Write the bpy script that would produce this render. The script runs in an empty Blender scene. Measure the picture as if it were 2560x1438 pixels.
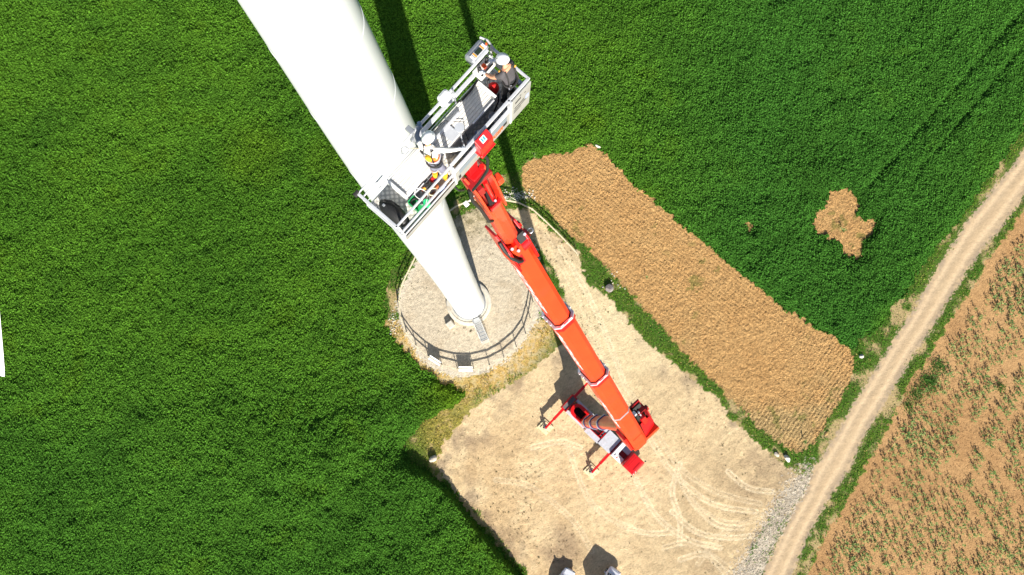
import bpy, math, random
import numpy as np
from mathutils import Vector, Matrix
random.seed(7); RNG = np.random.default_rng(7)
SC = bpy.context.scene
COL = SC.collection

# ------------------------------------------------------------------ camera
# a drone 114 m above the yard, 28 mm equivalent lens, tipped a few degrees off straight down
F = 2000.; CX, CY = 1280., 719.; NADIR = (1254., 905.); H = 114.1
_d = np.array([NADIR[0]-CX, -(NADIR[1]-CY), -F]); _d /= np.linalg.norm(_d)
_t = np.array([0, 0, -1.]); _v = np.cross(_d, _t); _c = _d @ _t
_K = np.array([[0, -_v[2], _v[1]], [_v[2], 0, -_v[0]], [-_v[1], _v[0], 0]])
RC = np.eye(3) + _K + _K @ _K/(1+_c)
CAM = np.array([0, 0, H])
def P(px, py, z=0.):                     # survey helper: photo measurement + known height -> metres
    r = RC @ np.array([px-CX, -(py-CY), -F])
    return CAM + r*((z-H)/r[2])
def proj(w):
    q = RC.T @ (np.array(w)-CAM)
    return CX+F*q[0]/-q[2], CY-F*q[1]/-q[2]
cd = bpy.data.cameras.new('camera'); cam = bpy.data.objects.new('camera', cd); COL.objects.link(cam)
cd.sensor_width = 36.; cd.lens = F/2560*36.; cd.clip_start = .5; cd.clip_end = 6000
m4 = Matrix([list(RC[0])+[0], list(RC[1])+[0], list(RC[2])+[H], [0, 0, 0, 1]])
cam.matrix_world = m4; SC.camera = cam

# ------------------------------------------------------------------ sky, sun, exposure
SUN_EL = math.atan(.5); SD = Vector((.262, -.965, 0)).normalized()
SUNV = Vector((SD.x*math.cos(SUN_EL), SD.y*math.cos(SUN_EL), math.sin(SUN_EL)))
w = bpy.data.worlds.new('World'); SC.world = w; w.use_nodes = True
nt = w.node_tree; bg = nt.nodes['Background']; sky = nt.nodes.new('ShaderNodeTexSky')
sky.sky_type = 'NISHITA'; sky.sun_disc = False
sky.sun_elevation = SUN_EL; sky.sun_rotation = math.atan2(SD.x, SD.y)
nt.links.new(sky.outputs[0], bg.inputs[0]); bg.inputs[1].default_value = .05
sl = bpy.data.lights.new('sun', 'SUN'); sl.energy = 5.; sl.angle = math.radians(.5); sl.color = (1, .95, .86)
so = bpy.data.objects.new('sun', sl); COL.objects.link(so)
so.rotation_euler = (-SUNV).to_track_quat('-Z', 'Y').to_euler(); so.location = (0, 0, 160)
SC.view_settings.view_transform = 'Standard'; SC.view_settings.look = 'None'
SC.view_settings.exposure = 1.2; SC.view_settings.gamma = 1

# ------------------------------------------------------------------ materials
def nn(t, k, **kw):
    n = t.nodes.new(k)
    for a, b in kw.items(): setattr(n, a, b)
    return n
def mat(name, col, rough=.5, metal=0., var=.12, scale=3., bump=0., bscale=20., dirt=None, coat=0.):
    m = bpy.data.materials.new(name); m.use_nodes = True; t = m.node_tree; L = t.links.new
    b = t.nodes['Principled BSDF']; b.inputs['Roughness'].default_value = rough; b.inputs['Metallic'].default_value = metal
    b.inputs['Coat Weight'].default_value = coat
    tc = nn(t, 'ShaderNodeTexCoord'); nz = nn(t, 'ShaderNodeTexNoise'); nz.inputs['Scale'].default_value = scale
    nz.inputs['Detail'].default_value = 6; L(tc.outputs['Object'], nz.inputs['Vector'])
    mr = nn(t, 'ShaderNodeMapRange'); mr.inputs[1].default_value = .25; mr.inputs[2].default_value = .75
    mr.inputs[3].default_value = 1-var; mr.inputs[4].default_value = 1+var; L(nz.outputs[0], mr.inputs[0])
    mx = nn(t, 'ShaderNodeMix', data_type='RGBA', blend_type='MULTIPLY'); mx.inputs[0].default_value = 1
    mx.inputs[6].default_value = (*col, 1); L(mr.outputs[0], mx.inputs[7]); out = mx.outputs[2]
    if dirt:
        n2 = nn(t, 'ShaderNodeTexNoise'); n2.inputs['Scale'].default_value = scale*.6; n2.inputs['Detail'].default_value = 8
        L(tc.outputs['Object'], n2.inputs['Vector'])
        r2 = nn(t, 'ShaderNodeMapRange'); r2.inputs[1].default_value = .52; r2.inputs[2].default_value = .75; r2.inputs[4].default_value = dirt[3]
        L(n2.outputs[0], r2.inputs[0])
        m2 = nn(t, 'ShaderNodeMix', data_type='RGBA'); L(r2.outputs[0], m2.inputs[0]); L(out, m2.inputs[6]); m2.inputs[7].default_value = (*dirt[:3], 1)
        out = m2.outputs[2]
    L(out, b.inputs['Base Color'])
    if bump:
        n3 = nn(t, 'ShaderNodeTexNoise'); n3.inputs['Scale'].default_value = bscale; n3.inputs['Detail'].default_value = 4
        L(tc.outputs['Object'], n3.inputs['Vector'])
        bp = nn(t, 'ShaderNodeBump'); bp.inputs['Strength'].default_value = 1; bp.inputs['Distance'].default_value = bump
        L(n3.outputs[0], bp.inputs['Height']); L(bp.outputs[0], b.inputs['Normal'])
    return m
def mat_attr(name, rough=.9, fine=3., var=.2, bump=.03, bscale=4., leaf=False):
    """surface whose soil / leaf colour comes from the mesh's own colour attribute, broken up by fine noise"""
    m = bpy.data.materials.new(name); m.use_nodes = True; t = m.node_tree; L = t.links.new
    b = t.nodes['Principled BSDF']; b.inputs['Roughness'].default_value = rough; b.inputs['Specular IOR Level'].default_value = .15
    at = nn(t, 'ShaderNodeAttribute', attribute_name='col')
    if leaf:
        d = nn(t, 'ShaderNodeBsdfDiffuse'); tr = nn(t, 'ShaderNodeBsdfTranslucent'); ms = nn(t, 'ShaderNodeMixShader')
        ms.inputs[0].default_value = .18; L(at.outputs['Color'], d.inputs[0]); L(at.outputs['Color'], tr.inputs[0])
        L(d.outputs[0], ms.inputs[1]); L(tr.outputs[0], ms.inputs[2])
        L(ms.outputs[0], t.nodes['Material Output'].inputs[0]); return m
    tc = nn(t, 'ShaderNodeTexCoord'); nz = nn(t, 'ShaderNodeTexNoise'); nz.inputs['Scale'].default_value = fine
    nz.inputs['Detail'].default_value = 8; nz.inputs['Roughness'].default_value = .7; L(tc.outputs['Object'], nz.inputs['Vector'])
    mr = nn(t, 'ShaderNodeMapRange'); mr.inputs[1].default_value = .3; mr.inputs[2].default_value = .7
    mr.inputs[3].default_value = 1-var; mr.inputs[4].default_value = 1+var; L(nz.outputs[0], mr.inputs[0])
    mx = nn(t, 'ShaderNodeMix', data_type='RGBA', blend_type='MULTIPLY'); mx.inputs[0].default_value = 1
    L(at.outputs['Color'], mx.inputs[6]); L(mr.outputs[0], mx.inputs[7]); L(mx.outputs[2], b.inputs['Base Color'])
    if bump:
        n3 = nn(t, 'ShaderNodeTexNoise'); n3.inputs['Scale'].default_value = bscale; n3.inputs['Detail'].default_value = 6
        n3.inputs['Roughness'].default_value = .65; L(tc.outputs['Object'], n3.inputs['Vector'])
        bp = nn(t, 'ShaderNodeBump'); bp.inputs['Strength'].default_value = 1; bp.inputs['Distance'].default_value = bump
        L(n3.outputs[0], bp.inputs['Height']); L(bp.outputs[0], b.inputs['Normal'])
    return m
ORANGE = mat('boom orange paint', (.74, .042, .008), .42, var=.12, scale=1.2, coat=.15, dirt=(.46, .045, .018, .55))
RED = mat('red paint', (.56, .005, .007), .35, var=.08, scale=1.5, coat=.3)
DRED = mat('dark red paint', (.26, .004, .007), .45, var=.15, scale=2)
ALU = mat('brushed aluminium', (.66, .67, .70), .4, .35, var=.1, scale=6, bump=.002, bscale=60)
ALUW = mat('dull aluminium sheet', (.70, .68, .64), .6, .0, var=.12, scale=5, dirt=(.52, .49, .45, .5))
PANELM = mat('grey beige sheet panel', (.29, .285, .27), .55, .1, var=.12, scale=4, dirt=(.22, .21, .19, .6))
STEEL = mat('grey steel', (.33, .35, .38), .45, .5, var=.15, scale=4)
GALV = mat('galvanised steel', (.45, .46, .46), .5, .4, var=.15, scale=5)
BLACK = mat('black rubber', (.012, .012, .013), .6, var=.3, scale=5)
DARK = mat('dark recess', (.02, .018, .018), .8, var=.3, scale=4)
WHITE = mat('white paint', (.8, .8, .79), .45, var=.04, scale=2)
TOWERW = mat('tower white paint', (.56, .58, .59), .5, var=.03, scale=.4, coat=.1)
DECKG = mat('pale grey deck sheet', (.50, .52, .56), .5, .2, var=.12, scale=3, dirt=(.3, .29, .27, .4))
DECKD = mat('dark grey tread deck', (.12, .12, .12), .7, .2, var=.25, scale=8, bump=.01, bscale=40)
GLASS = mat('dark car glass', (.01, .035, .05), .08, var=.05, coat=.5)
CONC = mat('pale concrete', (.52, .48, .40), .9, var=.18, scale=2.5, bump=.01, bscale=12, dirt=(.36, .29, .18, .8))
WOOD = mat('weathered fence wood', (.58, .50, .34), .85, var=.2, scale=4)
CRIB = mat('timber cribbing', (.62, .53, .33), .85, var=.2, scale=3, bump=.01)
ROCKM = mat('limestone rock', (.45, .40, .33), .9, var=.3, scale=2, bump=.08, bscale=4)
ROCKG = mat('grey rough stone', (.22, .19, .18), .9, var=.4, scale=4, bump=.08, bscale=8)
ROCKW = mat('white limestone', (.62, .58, .50), .9, var=.2, scale=3, bump=.05, bscale=6)
LETO = mat('orange lettering', (.80, .10, .015), .5, var=.1); LETW = mat('white lettering', (.85, .85, .85), .5, var=.05)
YELLOW = mat('amber plastic', (.75, .30, .02), .5); BLUEP = mat('pale blue plastic', (.35, .42, .70), .4)
GREEN = mat('green plastic', (.015, .30, .09), .45); SCREEN = mat('dark screen', (.02, .03, .02), .15)
SKINM = mat('skin', (.55, .27, .16), .55, var=.08); GLOVEW = mat('white work glove', (.72, .74, .78), .8); GLOVEB = mat('blue grey work glove', (.20, .27, .40), .8)
TSHIRT = mat('charcoal t-shirt', (.055, .05, .055), .85, var=.15, scale=12); TROUSB = mat('black trousers', (.012, .012, .014), .85, var=.3, scale=10)
SHIRTW = mat('white shirt sleeve', (.78, .76, .72), .85, var=.06, scale=12); SLEEVE = mat('slate sleeve', (.17, .20, .27), .85)
HIVIS = mat('orange hi-vis cloth', (.80, .17, .02), .8, var=.2, scale=14); TROUSG = mat('grey work trousers', (.15, .15, .20), .85, var=.15, scale=12)
YTROUS = mat('yellow orange hi-vis trouser leg', (.85, .38, .01), .8, var=.12, scale=12); BOOT = mat('dark boots', (.05, .035, .03), .7)
HELM = mat('white helmet shell', (.82, .83, .85), .25, var=.03, coat=.4); HAIR = mat('brown hair', (.05, .03, .02), .8)
RIMSKY = mat('collar rim painted sky reflection', (.10, .09, .22), .4, .4); SILV = mat('silver collar', (.62, .62, .70), .35, .5)  # rim colour: sky reflection on grey metal, painted in as navy
BLADEM = mat('blade white gelcoat', (.80, .81, .82), .35, var=.02, scale=.5, coat=.2)
CARW = mat('white car paint', (.74, .76, .80), .25, var=.03, coat=.6); REDFAB = mat('red bag fabric', (.70, .012, .012), .8, var=.2, scale=8)
SOILS = mat_attr('bare soil', .95, 5, .28, .05, 5); GRAVM = mat_attr('gravel', .95, 9, .3, .05, 9)
YARDM = mat_attr('compacted sandy dirt', .95, 5, .2, .07, 7); ROADM = mat_attr('dirt road', .95, 2.5, .12, .04, 5)
PLOUGHM = mat_attr('ploughed clods', .95, 8, .4, .10, 10); VERGEM = mat_attr('verge soil', .95, 4, .3, .08, 4)
LEAF = mat_attr('leaf', leaf=True)

# ------------------------------------------------------------------ mesh helpers
W = {}                                                   # world matrices of roots and parts we create
def tag(o, label=None, cat=None, group=None, kind=None):
    for k, v in (('label', label), ('category', cat), ('group', group), ('kind', kind)):
        if v: o[k] = v
    return o
def thing(name, loc, rotz=0., label=None, cat=None, group=None):
    o = bpy.data.objects.new(name, None); COL.objects.link(o); o.empty_display_size = .3
    o.location = loc; o.rotation_euler = (0, 0, rotz)
    W[o.name] = Matrix.Translation(Vector(loc)) @ Matrix.Rotation(rotz, 4, 'Z')
    return tag(o, label, cat, group)
def frame(o, x, y, z):
    M = Matrix.Identity(4)
    for i, a in enumerate((x, y, z)): M.col[i] = (*a, 0)
    M.col[3] = (*o, 1); return M
def npv(*a): return [Vector(x) for x in a]
class MB:
    def __init__(s, M=None): s.v = []; s.f = []; s.m = []; s.s = []; s.M = M or Matrix.Identity(4)
    def add(s, vs, fs, mat=0, smooth=False):
        n = len(s.v); s.v += [s.M @ Vector(x) for x in vs]
        for f in fs: s.f.append([n+i for i in f]); s.m.append(mat); s.s.append(smooth)
        return s
    def box(s, a, b, mat=0):
        (x0, y0, z0), (x1, y1, z1) = a, b
        return s.add([(x0,y0,z0),(x1,y0,z0),(x1,y1,z0),(x0,y1,z0),(x0,y0,z1),(x1,y0,z1),(x1,y1,z1),(x0,y1,z1)],
                     [(3,2,1,0),(4,5,6,7),(0,1,5,4),(1,2,6,5),(2,3,7,6),(3,0,4,7)], mat)
    def bar(s, p, q, wd, ht, mat=0, up=(0, 0, 1)):       # rectangular bar from p to q
        p, q = Vector(p), Vector(q); a = (q-p).normalized(); u = Vector(up)
        x = a.cross(u)
        if x.length < 1e-4: x = a.cross(Vector((1, 0, 0)))
        x.normalize(); u = x.cross(a)
        c = [p+x*i*wd/2+u*j*ht/2 for i, j in ((-1,-1),(1,-1),(1,1),(-1,1))]; c += [v+(q-p) for v in c]
        return s.add(c, [(3,2,1,0),(4,5,6,7),(0,1,5,4),(1,2,6,5),(2,3,7,6),(3,0,4,7)], mat)
    def prism(s, prof, z0, z1, mat=0, k=1., smooth=False):  # profile (x,y) extruded along local z
        n = len(prof); vs = [(x, y, z0) for x, y in prof]+[(x*k, y*k, z1) for x, y in prof]
        fs = [(i, (i+1) % n, n+(i+1) % n, n+i) for i in range(n)]
        s.add(vs, fs, mat, smooth); return s.add(vs, [tuple(range(n-1, -1, -1)), tuple(range(n, 2*n))], mat)
    def ring(s, prof, inner, z0, z1, mat=0):             # hollow prism, same point count
        n = len(prof); vs = [(x, y, z) for z in (z0, z1) for x, y in prof]+[(x, y, z) for z in (z0, z1) for x, y in inner]
        fs = []
        for i in range(n):
            j = (i+1) % n
            fs += [(i, j, n+j, n+i), (2*n+j, 2*n+i, 3*n+i, 3*n+j), (n+i, n+j, 3*n+j, 3*n+i), (j, i, 2*n+i, 2*n+j)]
        return s.add(vs, fs, mat)
    def tube(s, pts, r, n=8, mat=0, cap=True):
        pts = npv(*pts); k = len(pts); rs = r if hasattr(r, '__len__') else [r]*k; vs = []; x = None
        for i, p in enumerate(pts):
            a = (pts[min(i+1, k-1)]-pts[max(i-1, 0)]).normalized()
            if x is None: x = a.orthogonal().normalized()
            x = (x-a*x.dot(a)).normalized(); y = a.cross(x)
            vs += [p+(x*math.cos(t)+y*math.sin(t))*rs[i] for t in (2*math.pi*j/n for j in range(n))]
        fs = [(i*n+j, i*n+(j+1) % n, (i+1)*n+(j+1) % n, (i+1)*n+j) for i in range(k-1) for j in range(n)]
        s.add(vs, fs, mat, True)
        if cap: s.add(vs[:n], [tuple(range(n-1, -1, -1))], mat); s.add(vs[-n:], [tuple(range(n))], mat)
        return s
    def ball(s, c, r, nu=14, nv=9, mat=0, R=None, z0=-1.):   # ellipsoid; z0>-1 cuts it to a dome
        c = Vector(c); r = Vector((r, r, r)) if not hasattr(r, '__len__') else Vector(r); vs = []; a0 = math.asin(z0)
        for i in range(nv+1):
            a = a0+(math.pi/2-a0)*i/nv
            for j in range(nu):
                t = 2*math.pi*j/nu; q = Vector((math.cos(a)*math.cos(t)*r.x, math.cos(a)*math.sin(t)*r.y, math.sin(a)*r.z))
                vs.append(c+((R @ q) if R else q))
        fs = [(i*nu+j, i*nu+(j+1) % nu, (i+1)*nu+(j+1) % nu, (i+1)*nu+j) for i in range(nv) for j in range(nu)]
        return s.add(vs, fs, mat, True)
    def build(s, name, mats, parent=None, bevel=0., ang=40., origin=None):
        me = bpy.data.meshes.new(name)
        if parent is not None: Mw = W[parent.name]; inv = Mw.inverted(); vs = [inv @ v for v in s.v]
        else:
            if origin is None:
                A = np.array(s.v); origin = (*((A[:, :2].min(0)+A[:, :2].max(0))/2), A[:, 2].min())
            origin = Vector(origin); vs = [v-origin for v in s.v]; Mw = Matrix.Translation(origin)
        me.from_pydata([tuple(v) for v in vs], [], s.f)
        me.polygons.foreach_set('material_index', s.m); me.polygons.foreach_set('use_smooth', s.s)
        for m in (mats if isinstance(mats, (list, tuple)) else [mats]): me.materials.append(m)
        me.update()
        if any(s.s):
            try: me.set_sharp_from_angle(angle=math.radians(ang))
            except Exception: pass
        o = bpy.data.objects.new(name, me); COL.objects.link(o)
        if parent is not None: o.parent = parent
        else: o.location = origin
        W[o.name] = Mw.copy()
        if bevel:
            b = o.modifiers.new('bevel', 'BEVEL'); b.width = bevel; b.segments = 2; b.limit_method = 'ANGLE'; b.angle_limit = math.radians(40)
        return o
def np_mesh(name, V, Fc, mats, cols=None, origin=(0, 0, 0), mi=None, smooth=False):
    V = np.asarray(V, np.float32)-np.array(origin, np.float32); Fc = np.asarray(Fc, np.int32); k = Fc.shape[1]
    me = bpy.data.meshes.new(name); me.vertices.add(len(V)); me.vertices.foreach_set('co', V.ravel())
    me.loops.add(Fc.size); me.loops.foreach_set('vertex_index', Fc.ravel()); me.polygons.add(len(Fc))
    me.polygons.foreach_set('loop_start', np.arange(0, Fc.size, k, dtype=np.int32))
    if smooth: me.polygons.foreach_set('use_smooth', np.ones(len(Fc), bool))
    if mi is not None: me.polygons.foreach_set('material_index', np.asarray(mi, np.int32))
    if cols is not None:
        a = me.attributes.new('col', 'FLOAT_COLOR', 'POINT'); c = np.ones((len(V), 4), np.float32); c[:, :3] = cols
        a.data.foreach_set('color', c.ravel())
    for m in (mats if isinstance(mats, (list, tuple)) else [mats]): me.materials.append(m)
    me.update(calc_edges=True); me.validate()
    o = bpy.data.objects.new(name, me); COL.objects.link(o); o.location = origin; W[o.name] = Matrix.Translation(Vector(origin))
    return o
def text_mesh(txt, size, M, name, material, parent, shear=.25, depth=.002, squash=(1, 1)):
    c = bpy.data.curves.new('t', 'FONT'); c.body = txt; c.size = size; c.extrude = depth; c.shear = shear; c.align_x = 'CENTER'; c.align_y = 'CENTER'
    c.offset = size*.02
    t = bpy.data.objects.new('t', c); COL.objects.link(t); dg = bpy.context.evaluated_depsgraph_get()
    me = bpy.data.meshes.new_from_object(t.evaluated_get(dg)); bpy.data.objects.remove(t)
    b = MB(M); b.add([(v.co.x*squash[0], v.co.y*squash[1], v.co.z) for v in me.vertices], [tuple(p.vertices) for p in me.polygons])
    return b.build(name, material, parent)

# ------------------------------------------------------------------ numpy noise and polygons
def vnoise(x, y, seed=0):
    xi = np.floor(x).astype(np.int64); yi = np.floor(y).astype(np.int64); fx = x-xi; fy = y-yi
    fx = fx*fx*(3-2*fx); fy = fy*fy*(3-2*fy)
    def h(a, b):
        n = (a*374761393+b*668265263+seed*974634777) & 0xffffffff
        n = ((n ^ (n >> 13))*1274126177) & 0xffffffff
        return ((n ^ (n >> 16)) & 0xffff)/65535.
    return (h(xi, yi)*(1-fx)+h(xi+1, yi)*fx)*(1-fy)+(h(xi, yi+1)*(1-fx)+h(xi+1, yi+1)*fx)*fy
def fbm(x, y, s, seed=0, o=4):
    r = 0; a = 1; t = 0
    for i in range(o): r = r+a*vnoise(x/s*2**i+17*i, y/s*2**i-11*i, seed+i); t += a; a *= .55
    return r/t
def world(poly): return np.array([P(*p)[:2] for p in poly])
def inside(x, y, poly):
    r = np.zeros(x.shape, bool); n = len(poly)
    for i in range(n):
        x0, y0 = poly[i]; x1, y1 = poly[(i+1) % n]
        if y0 == y1: continue
        r ^= ((y0 > y) != (y1 > y)) & (x < (x1-x0)*(y-y0)/(y1-y0)+x0)
    return r
def dist(x, y, line, closed=False):
    d = np.full(x.shape, 1e9); n = len(line)
    for i in range(n if closed else n-1):
        ax, ay = line[i]; bx, by = line[(i+1) % n]; dx, dy = bx-ax, by-ay; l = dx*dx+dy*dy+1e-9
        t = np.clip(((x-ax)*dx+(y-ay)*dy)/l, 0, 1); d = np.minimum(d, (x-ax-t*dx)**2+(y-ay-t*dy)**2)
    return np.sqrt(d)
def sstep(a, b, x): t = np.clip((x-a)/(b-a), 0, 1); return t*t*(3-2*t)

# ------------------------------------------------------------------ land use, surveyed off the photo
BANK = [(1003,1115),(1015,1150),(1070,1185),(1130,1235),(1180,1300),(1240,1370),(1290,1425),(1350,1520)]
NC = [(1350,1700)]+BANK[::-1]+[(1009,1112),(1053,1061),(1100,1030),(1150,1003),(1160,985),(1110,960),(1057,934),(1027,900),(1000,868),(975,835),(962,800),(957,760),
  (962,720),(972,690),(995,655),(1015,625),(1040,590),(1080,545),(1130,490),(1180,462),(1250,443),(1290,430),(1312,405),(1335,395),(1380,388),(1420,378),(1455,368),(1480,360),
  (1512,378),(1560,437),(1640,508),(1700,566),(1790,628),(1850,688),(1900,722),(1960,772),(2060,832),(2121,876),(2155,845),(2200,815),(2230,770),(2260,729),(2290,684),(2328,635),
  (2365,586),(2388,560),(2440,490),(2500,400),(2560,315),(2700,120),(3600,120),(3600,1700)]
SPOT = [(2081,476),(2115,477),(2143,503),(2146,514),(2138,535),(2157,546),(2185,548),(2188,573),(2175,591),(2160,598),(2156,614),(2155,645),(2136,646),(2110,635),(2101,613),(2086,609),(2052,592),(2034,583),(2027,552),(2034,534),(2056,524),(2059,503)]
SPOT2 = [(1862,560),(1875,556),(1888,566),(1880,585),(1866,580)]
FIELD = [(2760,220),(2535,560),(2478,643),(2411,748),(2347,849),(2317,905),(2279,950),(2245,1018),(2215,1067),(2176,1152),(2142,1210),(2109,1262),(2075,1317),(2045,1375),(2020,1438),(1930,1600),(3600,1700),(3600,220)]
ROADL = [(2640,255),(2560,378),(2410,560),(2335,684),(2279,781),(2230,853),(2185,928),(2118,1033),(2090,1085),(2037,1167),(2008,1240),(1959,1323),(1905,1438),(1850,1550)]
ROADR = [(1915,1550),(1978,1438),(2026,1335),(2084,1231),(2121,1180),(2167,1082),(2218,1000),(2279,898),(2320,838),(2380,740),(2448,635),(2512,560),(2575,470),(2700,290)]
ROAD = ROADL+ROADR
APRON = [(2040,1160),(1992,1180),(1968,1212),(1920,1290),(1880,1370),(1820,1450),(1760,1560),(1850,1550),(1905,1438),(1959,1323),(2010,1260)]
YARD = [(1350,1600),(1310,1430),(1260,1365),(1200,1290),(1150,1235),(1105,1190),(1092,1160),(1110,1110),(1150,1060),(1200,1010),(1260,965),(1320,935),(1385,880),(1415,850),(1428,800),(1412,745),(1392,690),(1362,640),(1335,600),(1295,560),(1258,524),(1320,528),(1355,556),(1400,595),(1445,628),(1457,676),(1470,708),(1521,746),(1560,788),(1640,875),(1700,925),(1795,1000),(1825,1040),(1874,1085),(1920,1131),(1965,1170),(1993,1183),(2000,1200),(1920,1290),(1850,1438),(1780,1600)]
PAD = [(989,765),(1000,812),(1020,855),(1050,898),(1085,928),(1120,939),(1157,943),(1205,936),(1247,914),(1290,880),(1320,838),(1345,800),(1354,776),(1360,740),(1350,690),(1345,640),(1330,590),(1300,548),(1250,524),(1200,520),(1150,535),(1095,575),(1060,620),(1022,680),(1000,722)]
PLOUGH = [(1303,442),(1308,470),(1350,512),(1420,582),(1500,652),(1560,722),(1640,802),(1720,892),(1800,972),(1880,1052),(1955,1118),(1990,1135),(2030,1108),(2060,1060),(2100,1000),(2125,950),(2136,900),(2121,876),(2060,830),(1960,770),(1900,720),(1850,686),(1790,626),(1700,564),(1640,506),(1560,435),(1510,376),(1480,361),(1460,364),(1455,372),(1420,381),(1380,390),(1335,397),(1312,410)]
wNC, wSPOT, wSPOT2, wFIELD, wROAD, wAPRON, wYARD, wPAD, wPLOUGH = map(world, (NC, SPOT, SPOT2, FIELD, ROAD, APRON, YARD, PAD, PLOUGH))
wBANK = world(BANK); wRL = world(ROADL); wRR = world(ROADR[::-1])
def warp(x, y, amp=.5):
    return x+(fbm(x, y, 1.6, 3, 4)-.5)*2*amp+(vnoise(x*2.6, y*2.6, 4)-.5)*.7, y+(fbm(x, y, 1.6, 9, 4)-.5)*2*amp+(vnoise(x*2.6, y*2.6, 6)-.5)*.7
def is_bare(x, y): return inside(x, y, wNC) | inside(x, y, wSPOT) | inside(x, y, wSPOT2)
def raise_z(x, y):                       # low terrace bank along the lower-left side of the yard
    d = dist(x, y, wBANK); q = inside(x, y, wNC)
    end = sstep(.3, 6, np.hypot(x-wBANK[0][0], y-wBANK[0][1]))
    h = 1.45*(.7+.6*fbm(x, y, 2.5, 161, 3))*sstep(-.1, .5, d)*(1-sstep(4, 46, d))*(.15+.85*end)*(1-sstep(-14., -1.0, y))
    return np.where(q, 0, h)
# ---- one fine grid over the bare land, split by land use
G = .16
gx = np.arange(-44, 104, G); gy = np.arange(-44, 70, G); X, Y = np.meshgrid(gx, gy)
xw, yw = warp(X, Y, .55)
bare = is_bare(xw, yw)
cls = np.full(X.shape, 1, np.int8)                        # 1 verge
dpad = dist(X, Y, wPAD, True)
cls[inside(xw, yw, wFIELD)] = 2
cls[inside(xw, yw, wPLOUGH) | inside(xw, yw, wSPOT) | inside(xw, yw, wSPOT2)] = 3
cls[inside(xw, yw, wYARD)] = 4
xs, ys = X+(xw-X)*.5+RNG.normal(0, .7, X.shape), Y+(yw-Y)*.5+RNG.normal(0, .7, X.shape)
cls[inside(xs, ys, wAPRON)] = 5
xs, ys = X+(xw-X)*.4+RNG.normal(0, .16, X.shape), Y+(yw-Y)*.4+RNG.normal(0, .16, X.shape)
cls[inside(xs, ys, wPAD)] = 6
cls[inside(xs, ys, wROAD)] = 7
C3 = lambda *c: np.array(c, np.float32)
n1 = fbm(X, Y, 9, 21, 5)[..., None]; n2 = fbm(X, Y, 2.2, 31, 5)[..., None]; n3 = fbm(X, Y, .5, 41, 3)[..., None]; hi = RNG.random(X.shape)[..., None]
mixc = lambda a, b, t: a+(b-a)*t
colr = np.zeros(X.shape+(3,), np.float32); Z = (fbm(X, Y, 3, 5, 4)-.5)*.10
def put(k, c, z=None):
    q = cls == k; colr[q] = np.broadcast_to(c, colr.shape)[q]
    if z is not None: Z[q] = np.broadcast_to(z, Z.shape)[q]
dry = sstep(.42, .62, n2)
vg = mixc(mixc(C3(.085,.13,.022), C3(.05,.095,.015), n3), C3(.38,.28,.14), sstep(.5,.66,n2)*.9)
ringd = (1-sstep(1.5, 5.5, dpad))[..., None]*(Y < 6)[..., None]
vg = mixc(vg, mixc(C3(.50,.33,.12), C3(.50,.38,.21), sstep(.4,.6,n3)), ringd*.9)
ytip = (1-sstep(3, 9, np.hypot(X+5.5, Y+8.5)))[..., None]
vg = mixc(vg, C3(.36,.28,.08), ytip*.55)
put(1, vg)
fd = mixc(mixc(C3(.37,.215,.092), C3(.43,.262,.12), n2), C3(.32,.178,.075), sstep(.5,.7,n1)*.6)*(.85+.3*hi)
put(2, fd, (fbm(X, Y, .5, 51, 3)-.5)*.07)
fu = (X*.64+Y*.77); furrow = np.sin(fu*2*math.pi/.5+3*fbm(X, Y, 5, 61, 3))
fu2 = (X*.80-Y*.60); low = sstep(2., -3., Y-.35*(X-30))
furrow = furrow*(1-low)+np.sin(fu2*2*math.pi/.52+3*fbm(X, Y, 5, 63, 3))*low
clod = RNG.random(X.shape)
pz = .038*furrow*sstep(.3,.6,fbm(X, Y, 12, 71, 2))+(fbm(X, Y, .45, 73, 2)-.5)*.11+(clod-.5)*.085
pc = mixc(mixc(C3(.395,.228,.088), C3(.44,.275,.115), n2), C3(.36,.26,.12), sstep(.45,.7,n1)*sstep(10,-4,Y)[..., None]*.8)
pc = pc*(.78+.44*clod[..., None]); pc = mixc(pc, C3(.13,.14,.03), (fbm(X, Y, 1.3, 77, 4) > .67)[..., None]*sstep(.45,.62,n1)*.6)
put(3, pc, pz)
yd = mixc(mixc(C3(.56,.42,.24), C3(.62,.49,.30), n1), C3(.46,.33,.18), sstep(.5,.75,n2)*.35)
edge = (1-sstep(.5, 4.5, dist(X, Y, wYARD, True)))[..., None]
yd = mixc(yd, C3(.34,.26,.17), edge*sstep(.42,.66,n2)*.8)
trk = np.zeros(X.shape)
TR = [[(1690,1180),(1730,1250),(1790,1300),(1850,1310),(1905,1292)],[(1695,1190),(1735,1262),(1795,1314),(1855,1322)],[(1680,1280),(1740,1330),(1810,1345),(1880,1340)],[(1660,1370),(1720,1360),(1780,1390),(1830,1430)],
      [(1700,1400),(1760,1385),(1800,1420),(1820,1450)],[(1700,1160),(1680,1230),(1700,1300),(1698,1360)],[(1560,960),(1640,1080),(1700,1170),(1790,1230),(1900,1260)],[(1530,960),(1620,1090),(1680,1180),(1780,1260),(1890,1280)],
      [(1400,620),(1470,740),(1520,850),(1560,960)],[(1365,590),(1440,740),(1490,850),(1530,960)],[(1330,1120),(1400,1105),(1450,1120)],[(1820,1180),(1870,1220),(1930,1230)],[(1745,1410),(1800,1340),(1860,1310)],[(1420,1120),(1480,1260),(1600,1330),(1700,1330)],
      [(1590,1200),(1640,1290),(1720,1350),(1800,1370)],[(1240,1200),(1330,1220),(1430,1300),(1480,1380)]]
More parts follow.
